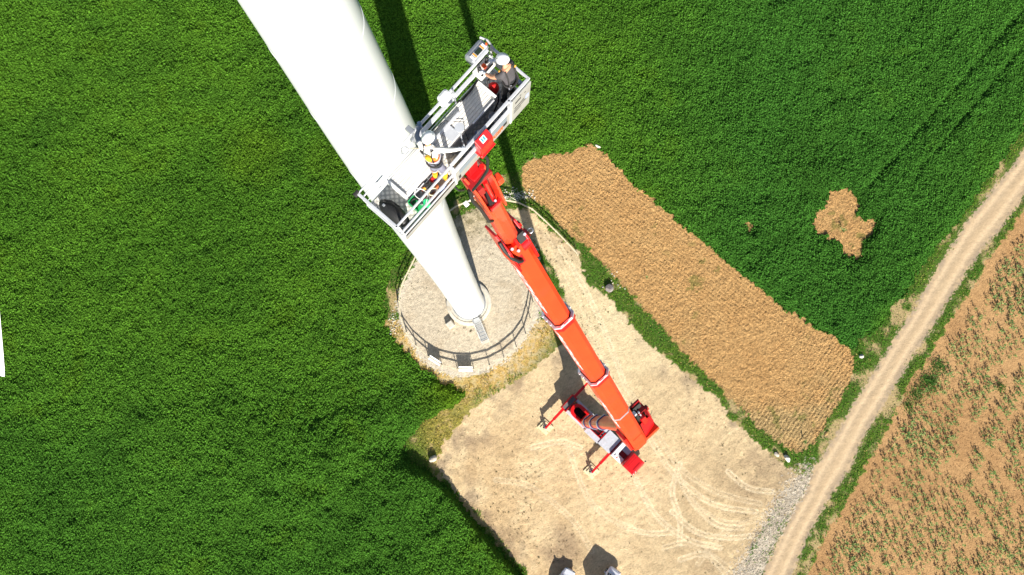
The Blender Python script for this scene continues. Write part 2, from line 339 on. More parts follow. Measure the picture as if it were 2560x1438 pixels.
for i, l in enumerate(TR):
    wl = world(l); w2 = [wl[0]]
    for a, b, c, d in zip(np.vstack([wl[:1], wl])[:-2], wl[:-1], wl[1:], np.vstack([wl, wl[-1:]])[2:]):   # catmull-rom
        for t in np.linspace(.2, 1, 5): w2.append(.5*(2*b+(c-a)*t+(2*a-5*b+4*c-d)*t*t+(3*b-a-3*c+d)*t**3))
    dd = dist(X, Y, np.array(w2)); trk = np.maximum(trk, np.maximum(1-sstep(.04, .20, abs(dd-.28)), .25*(1-sstep(.1, .5, dd)))*(.45+.55*(i % 3)/2))
    Z -= .022*(1-sstep(.02, .2, abs(dd-.28)))*(cls == 4)*sstep(.35,.6,fbm(X, Y, 1.5, 81+i, 3))
trk = (trk*(.45+1.0*fbm(X, Y, 1.5, 81, 3)))[..., None]

sw = sstep(.45,.7,fbm(X*.5+Y*.5, (Y-X)*2.2, 4, 83, 4))[..., None]
yd = mixc(yd, C3(.44,.32,.18), sw*.25)
an = np.arctan2(Y+22, X-40); rad = np.hypot(Y+22, X-40)          # scuffs swept round by turning wheels near the road
arc = (fbm(rad*3.2, an*6, 1.3, 91, 3)-.5)[..., None]*(1-sstep(9, 24, rad))[..., None]
yd = yd*(1+arc*.7)
scf = (fbm(X*.35+Y*.2, (Y*.9-X*.55)*3.5, 1.2, 93, 3)-.5)[..., None]*sstep(.4,.65,fbm(X, Y, 7, 95, 3))[..., None]
yd = yd*(1+scf*.25)*(.86+.28*fbm(X, Y, .35, 97, 2))[..., None]
spk = (RNG.random(X.shape) < .035*fbm(X, Y, 4, 99, 3)**1)[..., None]
yd = np.where(spk, yd*.55, yd)
west = sstep(16, -6, X+.25*(Y+8))[..., None]; yd = mixc(yd, yd*C3(.90,.85,.80), west*sstep(.30,.62,fbm(X, Y, 3, 141, 4))[..., None])
Z = Z+(fbm(X, Y, .7, 87, 3)-.5)*.07*(cls == 4)+(fbm(X*.35+Y*.2, (Y*.9-X*.55)*3.5, 1.2, 93, 3)-.5)*.03*sstep(.5,.7,fbm(X, Y, 7, 95, 3))*(cls == 4)
zone = lambda px, py, r: (1-sstep(r*.35, r, np.hypot(X-P(px, py)[0], Y-P(px, py)[1])))[..., None]
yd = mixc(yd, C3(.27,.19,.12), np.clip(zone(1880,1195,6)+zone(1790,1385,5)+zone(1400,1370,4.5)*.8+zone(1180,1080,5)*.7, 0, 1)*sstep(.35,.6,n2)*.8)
yd = mixc(yd, C3(.60,.49,.30), (zone(1480,720,9)+zone(1560,860,8))*.6)
yd = mixc(yd, C3(.43,.32,.185), np.clip(zone(1830,1270,13)+zone(1720,1390,10)*.6+zone(1640,1030,7)*.4, 0, .75)*(.5+.5*n2))
yd = mixc(yd, C3(.68,.56,.37), np.clip(trk*1.25, 0, 1)*.85)
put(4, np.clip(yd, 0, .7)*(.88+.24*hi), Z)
put(5, mixc(C3(.42,.36,.275), C3(.50,.44,.35), sstep(.35,.65,n3))*(.72+.5*hi), (fbm(X, Y, .4, 85, 2)-.5)*.08)
pd = mixc(mixc(C3(.47,.40,.295), C3(.52,.45,.335), n1), C3(.41,.33,.225), sstep(.5,.72,n2)*.6)
pd = mixc(pd, C3(.54,.50,.43), (1-sstep(.2, 1.3, dpad))[..., None]*.45)
nrt = sstep(17, 21, Y+.35*abs(X+3))[..., None]
pd = mixc(pd, mixc(C3(.20,.17,.08), C3(.42,.35,.22), sstep(.4,.6,n3)), nrt*.8)
put(6, pd*(.82+.36*hi), (fbm(X, Y, .4, 87, 2)-.5)*.05)
dl = dist(X, Y, wRL); dr = dist(X, Y, wRR); fr = dl/(dl+dr+1e-6)
rut = np.exp(-((fr-.30)/.11)**2)+np.exp(-((fr-.73)/.11)**2)
rd = mixc(mixc(C3(.42,.305,.185), C3(.46,.345,.215), n2), C3(.56,.425,.275), (rut*.6)[..., None])
rd = mixc(rd, C3(.28,.22,.16), ((1-sstep(.2, 1.1, np.minimum(dl, dr)))*.7)[..., None]*sstep(.3,.6,n3))
put(7, rd*(.94+.12*hi), -.05*rut+(fbm(X, Y, .6, 89, 3)-.5)*.05)
def split(k, name, material, label, cat, structure=True):
    q = (cls[:-1, :-1] == k) & bare[:-1, :-1]; iy, ix = np.nonzero(q); nx = X.shape[1]
    f = np.stack([iy*nx+ix, iy*nx+ix+1, (iy+1)*nx+ix+1, (iy+1)*nx+ix], 1); u, inv = np.unique(f, return_inverse=True)
    V = np.stack([X.ravel()[u], Y.ravel()[u], Z.ravel()[u]], 1)
    o = np_mesh(name, V, inv.reshape(f.shape), material, colr.reshape(-1, 3)[u]); tag(o, label, cat, None, 'structure' if structure else None); return o
split(1, 'verge', VERGEM, 'strips of rough grassy soil along the road and round the gravel pad', 'verge')
split(2, 'sown_field', SOILS, 'bare brown field dotted with seedlings right of the dirt road', 'field')
split(3, 'ploughed_soil', PLOUGHM, 'long strip of ploughed orange brown soil and the small bare spot in the crop', 'soil')
split(4, 'dirt_yard', YARDM, 'pale sandy yard with curving tyre marks round the lift truck', 'yard')
split(5, 'gravel_apron', GRAVM, 'whitish gravel apron where the yard meets the road', 'gravel')
split(6, 'gravel_pad', GRAVM, 'round pale gravel pad around the turbine foot', 'gravel')
split(7, 'road', ROADM, 'pale dirt road with two worn wheel tracks running diagonally', 'road')

# ---- far land, out to the horizon
b = MB()
n = 40; rr = [0, 60, 120, 250, 600, 1500, 4000]
vs = [(0, 0, -.6)]; fs = []
for r in rr[1:]: vs += [(r*math.cos(2*math.pi*j/n), r*math.sin(2*math.pi*j/n), -.6) for j in range(n)]
fs += [(0, 1+j, 1+(j+1) % n) for j in range(n)]
for i in range(len(rr)-2): fs += [(1+i*n+j, 1+(i+1)*n+j, 1+(i+1)*n+(j+1) % n, 1+i*n+(j+1) % n) for j in range(n)]
b.add(vs, fs)
tag(b.build('ground', mat('far green farmland', (.05, .12, .018), .95, var=.4, scale=.05, bump=.2, bscale=1.5)), 'green farmland stretching away to the horizon', 'ground', None, 'structure')

# ---- the green crop: a lumpy canopy surface clothed in leaf sized faces
TRAM = [world([(2140,500),(2250,378),(2360,252),(2470,122),(2580,0)]), world([(2330,700),(2400,560),(2470,470)]), world([(2300,420),(2420,280),(2560,110)])]
def crop_h(x, y):
    e = dist(x, y, wNC, True); e = np.minimum(e, dist(x, y, wSPOT, True)); e = np.minimum(e, dist(x, y, wSPOT2, True)*1.4)
    for tl in TRAM: e = np.minimum(e, .12+dist(x, y, tl)+1.2*(fbm(x, y, 2, 171, 3)-.35))
    h = .18+.42*sstep(0, 1.2, e)*(.55+.45*sstep(.25,.6,fbm(x, y, 3, 101, 3)))+(fbm(x, y, .8, 103, 3)-.5)*.38*sstep(0, .8, e)+(fbm(x, y, 5, 107, 2)-.5)*.22
    return h+raise_z(x, y), e
def crop_col(x, y):
    a = fbm(x, y, 14, 111, 4)[:, None]; bb = fbm(x, y, 3.5, 113, 4)[:, None]
    right = sstep(2, 34, x-.2*y)[:, None]; lowr = sstep(14, -20, y)[:, None]
    c = mixc(C3(.072,.182,.018), C3(.090,.215,.020), sstep(.35,.65,a))
    c = mixc(c, C3(.052,.172,.026), np.clip(right*.75+lowr*.35, 0, .85))
    c = mixc(c, C3(.10,.20,.014), sstep(.60,.74,bb)*sstep(.42,.6,a)*.35*(1-.6*right))
    c = mixc(c, C3(.034,.10,.014), sstep(.42,.30,bb)*.3)
    for px, py, r, k in ((640,390,7,.5),(820,400,5,.5),(1260,160,5,.35),(1290,300,6,.3),(1090,1010,4,.7),(1140,985,4,.8),(1060,250,4,.4),(2240,820,5,.4),(1000,190,4,.4),(1450,300,5,.3)):
        g = P(px, py); c = mixc(c, C3(.13,.22,.012), (1-sstep(.3*r, r, np.hypot(x-g[0], y-g[1])))[:, None]*k*.7*(.3+bb))
    return c
s = .34; hx = np.arange(-106, 106, s); hy = np.arange(-48, 76, s); HX, HY = np.meshgrid(hx, hy)
hb = is_bare(*warp(HX, HY, .55)); q = ~hb[:-1, :-1]; iy, ix = np.nonzero(q); nx = HX.shape[1]
f = np.stack([iy*nx+ix, iy*nx+ix+1, (iy+1)*nx+ix+1, (iy+1)*nx+ix], 1); u, inv = np.unique(f, return_inverse=True)
ux, uy = HX.ravel()[u], HY.ravel()[u]; hz, _ = crop_h(ux, uy); hz = hz-.12+(RNG.random(len(ux))-.5)*.1
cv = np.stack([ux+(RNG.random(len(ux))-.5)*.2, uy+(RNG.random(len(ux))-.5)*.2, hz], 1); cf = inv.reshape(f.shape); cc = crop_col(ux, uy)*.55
N = 1350000
lx = RNG.uniform(-90, 92, N); ly = RNG.uniform(-38, 66, N); k = ~is_bare(*warp(lx, ly, .55)); lx, ly = lx[k], ly[k]; N = len(lx)
lz, le = crop_h(lx, ly); lz = lz+(RNG.random(N)**1.5-.35)*.17; lc = crop_col(lx, ly)*(.7+.6*RNG.random((N, 1)))
def leaves(x, y, z, c, size, tilt, stretch=.6):
    n = len(x); az = RNG.uniform(0, 2*math.pi, n); ti = np.abs(RNG.normal(0, tilt, n)); aa = RNG.uniform(0, 2*math.pi, n)
    nrm = np.stack([np.sin(ti)*np.cos(az), np.sin(ti)*np.sin(az), np.cos(ti)], 1)
    ref = np.stack([np.cos(aa), np.sin(aa), np.zeros(n)], 1); t1 = ref-nrm*(ref*nrm).sum(1, keepdims=True); t1 /= np.linalg.norm(t1, axis=1, keepdims=True); t2 = np.cross(nrm, t1)
    sz = (size*(.6+.8*RNG.random(n)))[:, None]; c0 = np.stack([x, y, z], 1); t1 = t1*sz; t2 = t2*sz*stretch
    V = np.stack([c0-t1, c0-t2*.9, c0+t1, c0+t2*.9], 1).reshape(-1, 3)
    return V, np.arange(4*n).reshape(n, 4), np.repeat(c, 4, 0)
lv, lf, lcc = leaves(lx, ly, lz, lc, .112, .65, .75)
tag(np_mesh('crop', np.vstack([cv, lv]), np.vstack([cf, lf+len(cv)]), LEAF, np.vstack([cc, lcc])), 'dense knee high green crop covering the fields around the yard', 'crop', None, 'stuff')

# ---- verge grass: upright blades, green and straw
def blades(x, y, z, c, h, wd):
    n = len(x); az = RNG.uniform(0, 2*math.pi, n); hh = (h*(.5+RNG.random(n)))
    lean = RNG.normal(0, .45, (n, 2))*hh[:, None]; dx = np.stack([np.cos(az), np.sin(az), np.zeros(n)], 1)*(wd*(.6+.8*RNG.random(n)))[:, None]
    b0 = np.stack([x, y, z-.02], 1); tp = b0+np.concatenate([lean, hh[:, None]], 1)
    return np.stack([b0-dx, b0+dx, tp], 1).reshape(-1, 3), np.arange(3*n).reshape(n, 3), np.repeat(c, 3, 0)
def sample(n, box): return RNG.uniform(box[0], box[1], n), RNG.uniform(box[2], box[3], n)
def grid_cls(x, y):
    j = np.clip(((x-gx[0])/G).astype(int), 0, len(gx)-1); i = np.clip(((y-gy[0])/G).astype(int), 0, len(gy)-1)
    return np.where(bare[i, j], cls[i, j], 0), i, j
bx, by = sample(900000, (-22, 95, -38, 66)); kc, ii, jj = grid_cls(bx, by)
g2 = fbm(bx, by, 2.2, 31, 5); dp = dpad[ii, jj]; nearpad = (dp < 5.5) & (by < 6)
droad = np.minimum(dl, dr)[ii, jj]
keep = (kc == 1) & (np.where(nearpad, g2 > .50, g2 < .63) | (RNG.random(len(bx)) < .18)) & ((droad > .55) | (RNG.random(len(bx)) < .3))
bx, by, g2, dp = bx[keep], by[keep], g2[keep], dp[keep]; nearpad = nearpad[keep]; tn = fbm(bx, by, 3.3, 121, 4)[:, None]
bc = mixc(C3(.048,.145,.012), C3(.085,.17,.016), sstep(.35,.62,tn)); bc = mixc(bc, C3(.34,.25,.09), ((RNG.random((len(bx), 1)) < .08)*1.)+0)
yt = (1-sstep(4, 9, np.hypot(bx+5.5, by+8.5)))[:, None]; bc = mixc(bc, mixc(C3(.26,.24,.03), C3(.42,.29,.09), RNG.random((len(bx), 1))), yt*.8)
rg = ((1-sstep(1., 4.5, dp))*nearpad)[:, None]; bc = mixc(bc, mixc(C3(.44,.27,.08), C3(.16,.18,.03), (RNG.random((len(bx), 1)) < .3)*1.), rg*.8)
bc = bc*(.7+.6*RNG.random((len(bx), 1)))
for px, py, r in ((1388,862,1.8),(1352,912,2.2),(1302,957,2.4),(1245,985,2.4),(1205,1003,2),(1385,700,4),(1470,690,3),(1180,935,1)):
    g = P(px, py); q = ((1-sstep(.5*r, r, np.hypot(bx-g[0], by-g[1])+(fbm(bx, by, .8, 151, 3)-.5)*2))[:, None])*(RNG.random((len(bx), 1)) < .9); bc = mixc(bc, C3(.055,.14,.014)*(.6+.8*RNG.random((len(bx), 1))), q)
bv, bf, bcc = leaves(bx, by, .03+RNG.random(len(bx))**1.5*.22, bc*1.35, .10, .8, .35)
tag(np_mesh('verge_grass', bv, bf, LEAF, bcc), 'green and straw coloured grass on the verges', 'grass', None, 'stuff')
def clods(name, k_, n, box, size, cfun, label, cat, zj=.05, tilt=.8):
    x, y = sample(n, box); kc, ii, jj = grid_cls(x, y); q = kc == k_; x, y, ii, jj = x[q], y[q], ii[q], jj[q]
    sz_ = size*RNG.uniform(.5, 1.6, len(x))**1.5; V, Fq, c = leaves(x, y, Z[ii, jj]+RNG.random(len(x))*zj, cfun(colr[ii, jj], x, y), size, tilt, .8)
    tag(np_mesh(name, V, Fq, LEAF0, c), label, cat, None, 'stuff')
vary = lambda lo, hi_: (lambda c, x, y: c*RNG.uniform(lo, hi_, (len(x), 1)))
LEAF0 = VERGEM
clods('soil_clods', 3, 520000, (2, 62, -22, 36), .05, vary(.92, 1.6), 'broken clods lying all over the ploughed strip', 'clods', .05, .55)
clods('field_crumbs', 2, 260000, (22, 92, -40, 52), .05, vary(.8, 1.5), 'crumbs of dry soil lying on the brown sown field', 'soil', .03, .5)
clods('yard_grit', 4, 420000, (-14, 50, -36, 24), .036, vary(.75, 1.35), 'grit and small stones scattered over the sandy yard', 'grit', .015, .4)
clods('apron_stones', 5, 150000, (24, 48, -34, -6), .045, vary(.95, 1.6), 'whitish stones of the gravel apron beside the road', 'stones', .05, .6)
clods('pad_gravel', 6, 220000, (-17, 10, -4, 24), .032, vary(.95, 1.55), 'loose pale gravel spread over the round pad', 'gravel', .015, .3)
# tufts scattered over yard, pad edge and ploughed strip
tx, ty = [], []
def scatter(n, px, py, r):
    g = P(px, py); a = RNG.normal(0, 1, (n, 2))*r; tx.extend(g[0]+a[:, 0]); ty.extend(g[1]+a[:, 1])
for a in ((40,1300,1190,1.5),(60,1250,1250,3),(80,1330,1330,3.5),(60,1400,1370,2),(30,1240,1330,3),(70,1460,800,2.2),(40,1520,900,2.5),(60,1150,1120,2.5),(30,1500,1300,7),(60,1880,1190,3),(40,1790,1380,3),(70,1200,530,2.2),(60,1300,560,2.5),(50,1390,620,2),
          (30,1230,560,2),(40,1560,780,2),(50,1780,1000,2.5),(30,1300,1180,4),(24,1110,820,1),(20,1178,820,.5),(40,1020,700,1.5),(30,1340,680,2),(60,1700,1200,12),(60,1300,1300,7),(50,1650,1080,6)): scatter(*a)
tx, ty = np.array(tx), np.array(ty); kc, ii, jj = grid_cls(tx, ty); o_ = (kc == 4) | (kc == 6) | (kc == 5); o_ &= RNG.random(len(tx)) < .55; tx, ty = tx[o_], ty[o_]
ts = RNG.uniform(.03, .13, len(tx))*RNG.uniform(.5, 1.2, len(tx)); rp = 16
fx = np.repeat(tx, rp)+RNG.normal(0, 1, len(tx)*rp)*np.repeat(ts, rp); fy = np.repeat(ty, rp)+RNG.normal(0, 1, len(tx)*rp)*np.repeat(ts, rp)
fc = mixc(C3(.09,.085,.03), C3(.20,.15,.07), np.repeat(RNG.random(len(tx)), rp)[:, None]); fc = mixc(fc, C3(.06,.12,.02), np.repeat(RNG.random(len(tx)) < .3, rp)[:, None]*.8)
sv, sf, scol = blades(fx, fy, np.zeros(len(fx)), fc, .08, .03)
tag(np_mesh('dry_tufts', sv, sf, LEAF, scol), 'small dry tufts of weeds scattered over the sandy yard and gravel', 'weeds', None, 'stuff')
#PART2
# ------------------------------------------------------------------ turbine tower
TB = P(1172, 758, .3); TBX, TBY = TB[0], TB[1]
def lathe(b, c, prof, n=96, mat=0, smooth=True):
    vs = [(c[0]+r*math.cos(2*math.pi*j/n), c[1]+r*math.sin(2*math.pi*j/n), c[2]+z) for r, z in prof for j in range(n)]
    return b.add(vs, [(i*n+j, i*n+(j+1) % n, (i+1)*n+(j+1) % n, (i+1)*n+j) for i in range(len(prof)-1) for j in range(n)], mat, smooth)
tw = thing('wind_turbine_tower', (TBX, TBY, 0), 0, 'huge white tapering wind turbine tower rising from the gravel pad', 'tower')
tp = [(2.25, .32), (2.12, 11.8), (2.0, 23.5), (1.86, 36.5), (1.76, 49.4), (1.71, 64.7), (1.66, 77.6), (1.50, 87), (1.20, 95.8), (1.04, 103), (.95, 112)]
zz = np.linspace(.32, 112, 160); rr_ = np.interp(zz, [q[1] for q in tp], [q[0] for q in tp]); rs_ = np.convolve(np.pad(rr_, 8, mode='reflect', reflect_type='odd'), np.ones(17)/17, 'valid'); tp = list(zip(rs_, zz))
b = MB(); lathe(b, (TBX, TBY, 0), tp); b.add([(TBX+.95*math.cos(2*math.pi*j/96), TBY+.95*math.sin(2*math.pi*j/96), 112) for j in range(96)], [tuple(range(96))])
b.build('shaft', TOWERW, tw, ang=60)
def trad(z): return float(np.interp(z, [q[1] for q in tp], [q[0] for q in tp]))
for z in (28, 57, 73, 83, 90, 94.8):
    b = MB(); r = trad(z); lathe(b, (TBX, TBY, z), [(r-.01, -.05), (r+.012, -.035), (r+.012, .035), (trad(z+.05)-.01, .05)]); b.build('weld_seam', TOWERW, tw)
b = MB(); lathe(b, (TBX, TBY, 0), [(2.24, .3), (2.42, .3), (2.42, .40), (2.24, .40)]); b.build('base_flange', GALV, tw)
bolt = MB().tube([(TBX+2.34, TBY, .39), (TBX+2.34, TBY, .50)], .045, 6).build('bolt', STEEL, tw)
for j in range(1, 72):
    c = bolt.copy(); COL.objects.link(c); t = 2*math.pi*j/72; c.location = (2.34*(math.cos(t)-1), 2.34*math.sin(t), 0)
sa = math.atan2(-4.6, 2.0); sdir = Vector((math.cos(sa), math.sin(sa), 0)); ssd = Vector((-math.sin(sa), math.cos(sa), 0))
M = frame((TBX+sdir.x*2.2, TBY+sdir.y*2.2, 0), sdir, ssd, (0, 0, 1))
dm = MB(M).box((-.1, -.45, 1.25), (.06, .45, 3.3)); dob = dm.build('door', WHITE, tw, .03)
MB(M).box((.06, .28, 2.2), (.1, .36, 2.4)).build('handle', STEEL, dob)
# concrete ring the tower stands on
b = MB(); lathe(b, (TBX, TBY, 0), [(3.2, 0), (3.2, .28), (3.12, .32), (2.75, .32), (2.72, .24), (2.2, .26)]); tag(b.build('foundation_ring', CONC, None, ang=30, origin=(TBX, TBY, 0)),
    'round pale concrete plinth under the white tower', 'plinth')
# steel stairs up to the tower door
M = frame((TBX+sdir.x*2.35, TBY+sdir.y*2.35, 0), sdir, ssd, (0, 0, 1))
st = thing('access_stairs', (TBX+sdir.x*4, TBY+sdir.y*4, 0), 0, 'grey steel stairs with handrails leading up to the tower door', 'stairs')
MB(M).box((.1, -.5, 1.16), (.75, .5, 1.2)).build('landing', GALV, st)
for q in range(11):
    x = .82+q*.235; z = 1.12-q*.1
    MB(M).box((x, -.48, z-.03), (x+.17, .48, z)).build('tread', GALV, st)
for sgn in (-1, 1):
    MB(M).bar((.6, sgn*.52, 1.2), (3.5, sgn*.52, .02), .04, .2).build('stringer', GALV, st)
    b = MB(M); b.tube([(.12, sgn*.55, 2.15), (.75, sgn*.55, 2.15), (3.4, sgn*.55, 1.05), (3.4, sgn*.55, .05)], .025); b.tube([(.12, sgn*.55, 1.7), (.75, sgn*.55, 1.7), (3.4, sgn*.55, .6)], .018)
    for x, z0, z1 in ((.14, 1.1, 2.15), (.75, 1.1, 2.15), (2.0, .6, 1.65)): b.tube([(x, sgn*.55, z0), (x, sgn*.55, z1)], .025)
    b.build('handrail', GALV, st)
tag(MB(M).box((3.4, -.6, 0), (3.85, .6, .06)).build('step_slab', CONC, None, .02), 'small concrete slab at the foot of the tower stairs', 'slab')
# concrete box by the plinth
g = P(1126, 812); M = Matrix.Translation((g[0], g[1], 0)) @ Matrix.Rotation(math.radians(38), 4, 'Z')
cb = thing('manhole_block', (g[0], g[1], 0), 0, 'small square concrete cable block beside the tower plinth', 'block')
MB(M).box((-.5, -.5, 0), (.5, .5, .5)).build('block', CONC, cb, .03); MB(M).box((-.42, -.42, .5), (.42, .42, .56)).build('lid', CONC, cb, .015)

# ------------------------------------------------------------------ post and rail fence round the pad
FEN = [(1332,718),(1336,742),(1332,765),(1325,805),(1316,834),(1291,870),(1258,897),(1226,914),(1190,923),(1153,924),(1114,917),(1085,903),(1048,872),(1027,849),(1009,816),(1001,776),(998,747),(1003,722),(1012,700),(1027,671),(1039,646),
       (1058,612),(1086,566),(1121,531),(1161,507),(1208,499),(1262,503),(1309,512),(1338,531),(1365,558),(1403,594),(1443,638)]
fw = world(FEN); seg = np.hypot(*np.diff(fw, axis=0).T); cum = np.r_[0, np.cumsum(seg)]; nP = int(cum[-1]/2.25)
fp = np.stack([np.interp(np.linspace(0, cum[-1], nP+1), cum, fw[:, k]) for k in (0, 1)], 1)
fe = thing('perimeter_fence', (fp[nP//2][0], fp[nP//2][1], 0), 0, 'weathered post and rail fence curving round the gravel pad', 'fence')
for i, (x, y) in enumerate(fp):
    MB().tube([(x, y, -.1), (x+random.gauss(0, .02), y+random.gauss(0, .02), 1.28)], [.065, .06], 8).build('post', WOOD, fe)
for z, r in ((1.15, .05), (.62, .05)):
    b = MB()
    for p, q in zip(fp[:-1], fp[1:]): b.bar((*p, z+random.gauss(0, .01)), (*q, z+random.gauss(0, .01)), .09, .12)
    b.build('rail', WOOD, fe)
# two boards hung on the fence
for (px, py), lab in (((1103, 900), 'white information board hung on the fence, the left and tilted one of two'), ((1150, 914), 'white information board hung on the fence, the right and straight one of two')):
    i = int(np.argmin(np.hypot(*(fp-P(px, py)[:2]).T))); c = np.array(P(px, py)[:2]); k = int(np.argmin(np.hypot(*(fp[:-1]*.5+fp[1:]*.5-c).T)))
    a, bb_ = fp[k], fp[k+1]; ax = Vector((*(bb_-a), 0)).normalized(); nr = Vector((ax.y, -ax.x, 0))
    if nr.y > 0: nr = -nr
    mid = Vector((*((a+bb_)/2), 0))
    sb = thing('information_board', tuple(mid), 0, lab, 'sign', 'boards on the fence')
    tz = (Vector((0, 0, 1))*.72-nr*.69).normalized(); M = frame(mid+nr*.55, ax, ax.cross(tz)*-1, tz); wd = .95
    MB(M).box((-wd, -.085, .28), (wd, -.05, 1.22)).build('panel', WHITE, sb, .006)
    fr = MB(M)
    for x in (-wd-.03, wd): fr.box((x, -.1, .25), (x+.03, -.04, 1.25))
    fr.box((-wd, -.1, 1.222), (wd, -.04, 1.25)); fr.box((-wd, -.1, .25), (wd, -.04, .278)); fr.build('frame', STEEL, sb)

# ------------------------------------------------------------------ lift truck
RA = P(1416.7, 1002, 1.6); RB = P(1603.6, 1179.5, 2.8); ang = math.atan2(RB[1]-RA[1], RB[0]-RA[0])
TR0 = Matrix.Translation((RA[0], RA[1], 0)) @ Matrix.Rotation(ang, 4, 'Z')
lift = thing('boom_lift_truck', (RA[0], RA[1], 0), ang, 'orange red truck mounted boom lift with its long arm raised over the pad', 'lift truck')
T_ = lambda: MB(TR0)
ch = T_().box((.2, -.45, .55), (11.4, .45, 1.05)); ch.build('chassis_frame', STEEL, lift)
for x in (1.2, 2.6, 4.0, 8.0, 12.4):
    for s in (-1, 1):
        wl = T_(); lo, hi_ = sorted((s*.85, s*1.18)); wl.tube([(x, lo, .52), (x, hi_, .52)], .52, 22); wo = wl.build('wheel', BLACK, lift, .03)
        T_().tube([(x, s*1.17, .52), (x, s*1.20, .52)], .28, 16).build('rim', GALV, wo)
b = T_(); b.box((0, -1.25, .7), (.95, 1.25, 1.5)); rb = b.build('rear_beam', RED, lift, .03)
T_().box((.12, -1.05, 1.5), (.85, 1.05, 1.53)).build('tread_cover', DECKD, rb)
b = T_(); b.box((.1, -1.25, 1.5), (.16, 1.25, 1.72)); b.box((.85, -1.25, 1.5), (.93, 1.25, 1.66)); b.build('cover_lip', RED, rb)
T_().box((1.0, -1.24, 1.0), (4.5, -.80, 1.45)).build('side_locker', DECKG, lift, .02)
T_().box((1.0, .80, 1.0), (4.6, 1.24, 1.45)).build('side_locker', DECKG, lift, .02)
for y0, y1 in ((-1.4, -.62), (.55, 1.25)): T_().box((4.62, y0, 1.05), (7.1, y1, 1.62)).build('deck_plate', DECKG, lift, .015)
T_().box((4.62, -.62, .95), (7.1, .55, 1.25)).build('recess_floor', DECKD, lift)
b = T_(); b.box((4.7, -.6, 1.25), (4.85, .5, 1.66)); b.box((6.55, -.6, 1.25), (6.62, .52, 1.62)); b.box((4.85, -.6, 1.25), (6.9, -.54, 1.64)); b.box((6.95, -.5, 1.25), (7.05, .5, 1.7)); b.box((4.86, -.06, 1.25), (6.5, -.02, 1.5)); b.build('boom_cradle', RED, lift)
for y in (-.3, .1, .35): T_().box((6.7, y, 1.3), (6.92, y+.18, 1.6)).build('valve_block', STEEL, lift, .01)
T_().box((7.12, -1.27, 1.05), (9.2, 1.22, 1.72)).build('deck_plate', DECKG, lift, .015)
b = T_(); b.box((9.22, -1.25, .7), (9.48, 1.25, 1.45)); fb = b.build('front_beam', DRED, lift, .02)
for y in (-1.0, -.5, .1, .6, 1.0): T_().box((9.27, y-.12, 1.45), (9.42, y+.12, 1.58)).build('valve_block', RED, fb, .01)
T_().box((9.5, -1.22, 1.05), (10.12, 1.24, 2.15)).build('storage_box', WHITE, lift, .02)
T_().box((10.13, -1.22, 1.05), (11.3, -.42, 1.75)).build('deck_plate', WHITE, lift, .015)
T_().box((10.13, .36, 1.05), (11.3, 1.22, 1.85)).build('deck_plate', DECKG, lift, .015)
T_().box((10.2, -.4, 1.05), (11.25, .34, 1.45)).build('recess_floor', DRED, lift)
T_().tube([(9.75, -1.0, 2.16), (9.95, -.8, 2.22), (9.75, -.6, 2.18)], .03).build('cable', BLACK, lift)
b = T_(); b.tube([(10.3, -.75, 1.77), (10.7, -.55, 1.9), (10.8, -.5, 1.77)], .025); b.build('cable', BLACK, lift)
T_().box((10.25, -1.0, 1.752), (10.5, -.85, 1.80)).build('red_tag_plate', RED, lift)
# cab
prof = [(11.38, .75), (13.66, .75), (13.70, 1.5), (13.62, 2.15), (13.40, 2.78), (13.15, 2.95), (11.5, 3.0), (11.38, 2.9)]
b = T_(); n = len(prof); vs = [(x, y, z) for y in (-1.2, 1.2) for x, z in prof]
b.add(vs, [tuple(range(n)), tuple(range(2*n-1, n-1, -1))]+[((i+1) % n, i, n+i, n+(i+1) % n) for i in range(n)])
cab = b.build('cab', RED, lift, .12)
def slopeq(x0, z0, x1, z1, y0, y1, off=.012):
    a = Vector((x1-x0, 0, z1-z0)).normalized(); nrm = Vector((-a.z, 0, a.x)); nrm = nrm if nrm.x > 0 else -nrm
    o = nrm*off; return [(x0+o.x, y0, z0+o.z), (x0+o.x, y1, z0+o.z), (x1+o.x, y1, z1+o.z), (x1+o.x, y0, z1+o.z)]
T_().add(slopeq(13.66, 1.6, 13.42, 2.7, -1.02, 1.02), [(0, 1, 2, 3)]).build('windscreen', GLASS, cab)
T_().box((13.7, -1.1, .62), (13.8, 1.1, 1.0)).build('bumper', DRED, cab, .03)
for s in (-1, 1):
    T_().box((13.72, s*.85-.2, 1.05), (13.76, s*.85+.2, 1.25)).build('headlight', WHITE, cab)
    mir = T_(); mir.tube([(13.4, s*1.2, 2.5), (13.5, s*1.4, 2.45)], .02); mir.box((13.45, s*1.42-.1, 2.0), (13.53, s*1.42+.1, 2.5)); mir.build('mirror', DARK, cab)
    T_().box((11.9, s*1.202-.005, 1.9), (13.1, s*1.202+.005, 2.6)).build('side_window', GLASS, cab)
T_().box((11.75, -.95, 2.99), (11.85, .95, 3.035)).build('roof_rib', RED, cab, .015); T_().box((12.05, -.95, 2.98), (12.12, .95, 3.02)).build('roof_rib', RED, cab, .015)
T_().box((12.9, -.7, 2.965), (13.0, .7, 3.01)).build('roof_bar', RED, cab, .02)
for y in (-1.0, -.6): T_().ball((13.3, y, 2.98), .07).build('roof_lamp', WHITE, cab)
T_().bar((13.71, -1.15, 1.5), (13.95, -1.3, 1.6), .03, .03).build('wiper_arm', DARK, cab); T_().bar((13.72, -.4, 1.55), (13.9, -.65, 1.5), .03, .03).build('wiper_arm', DARK, cab)
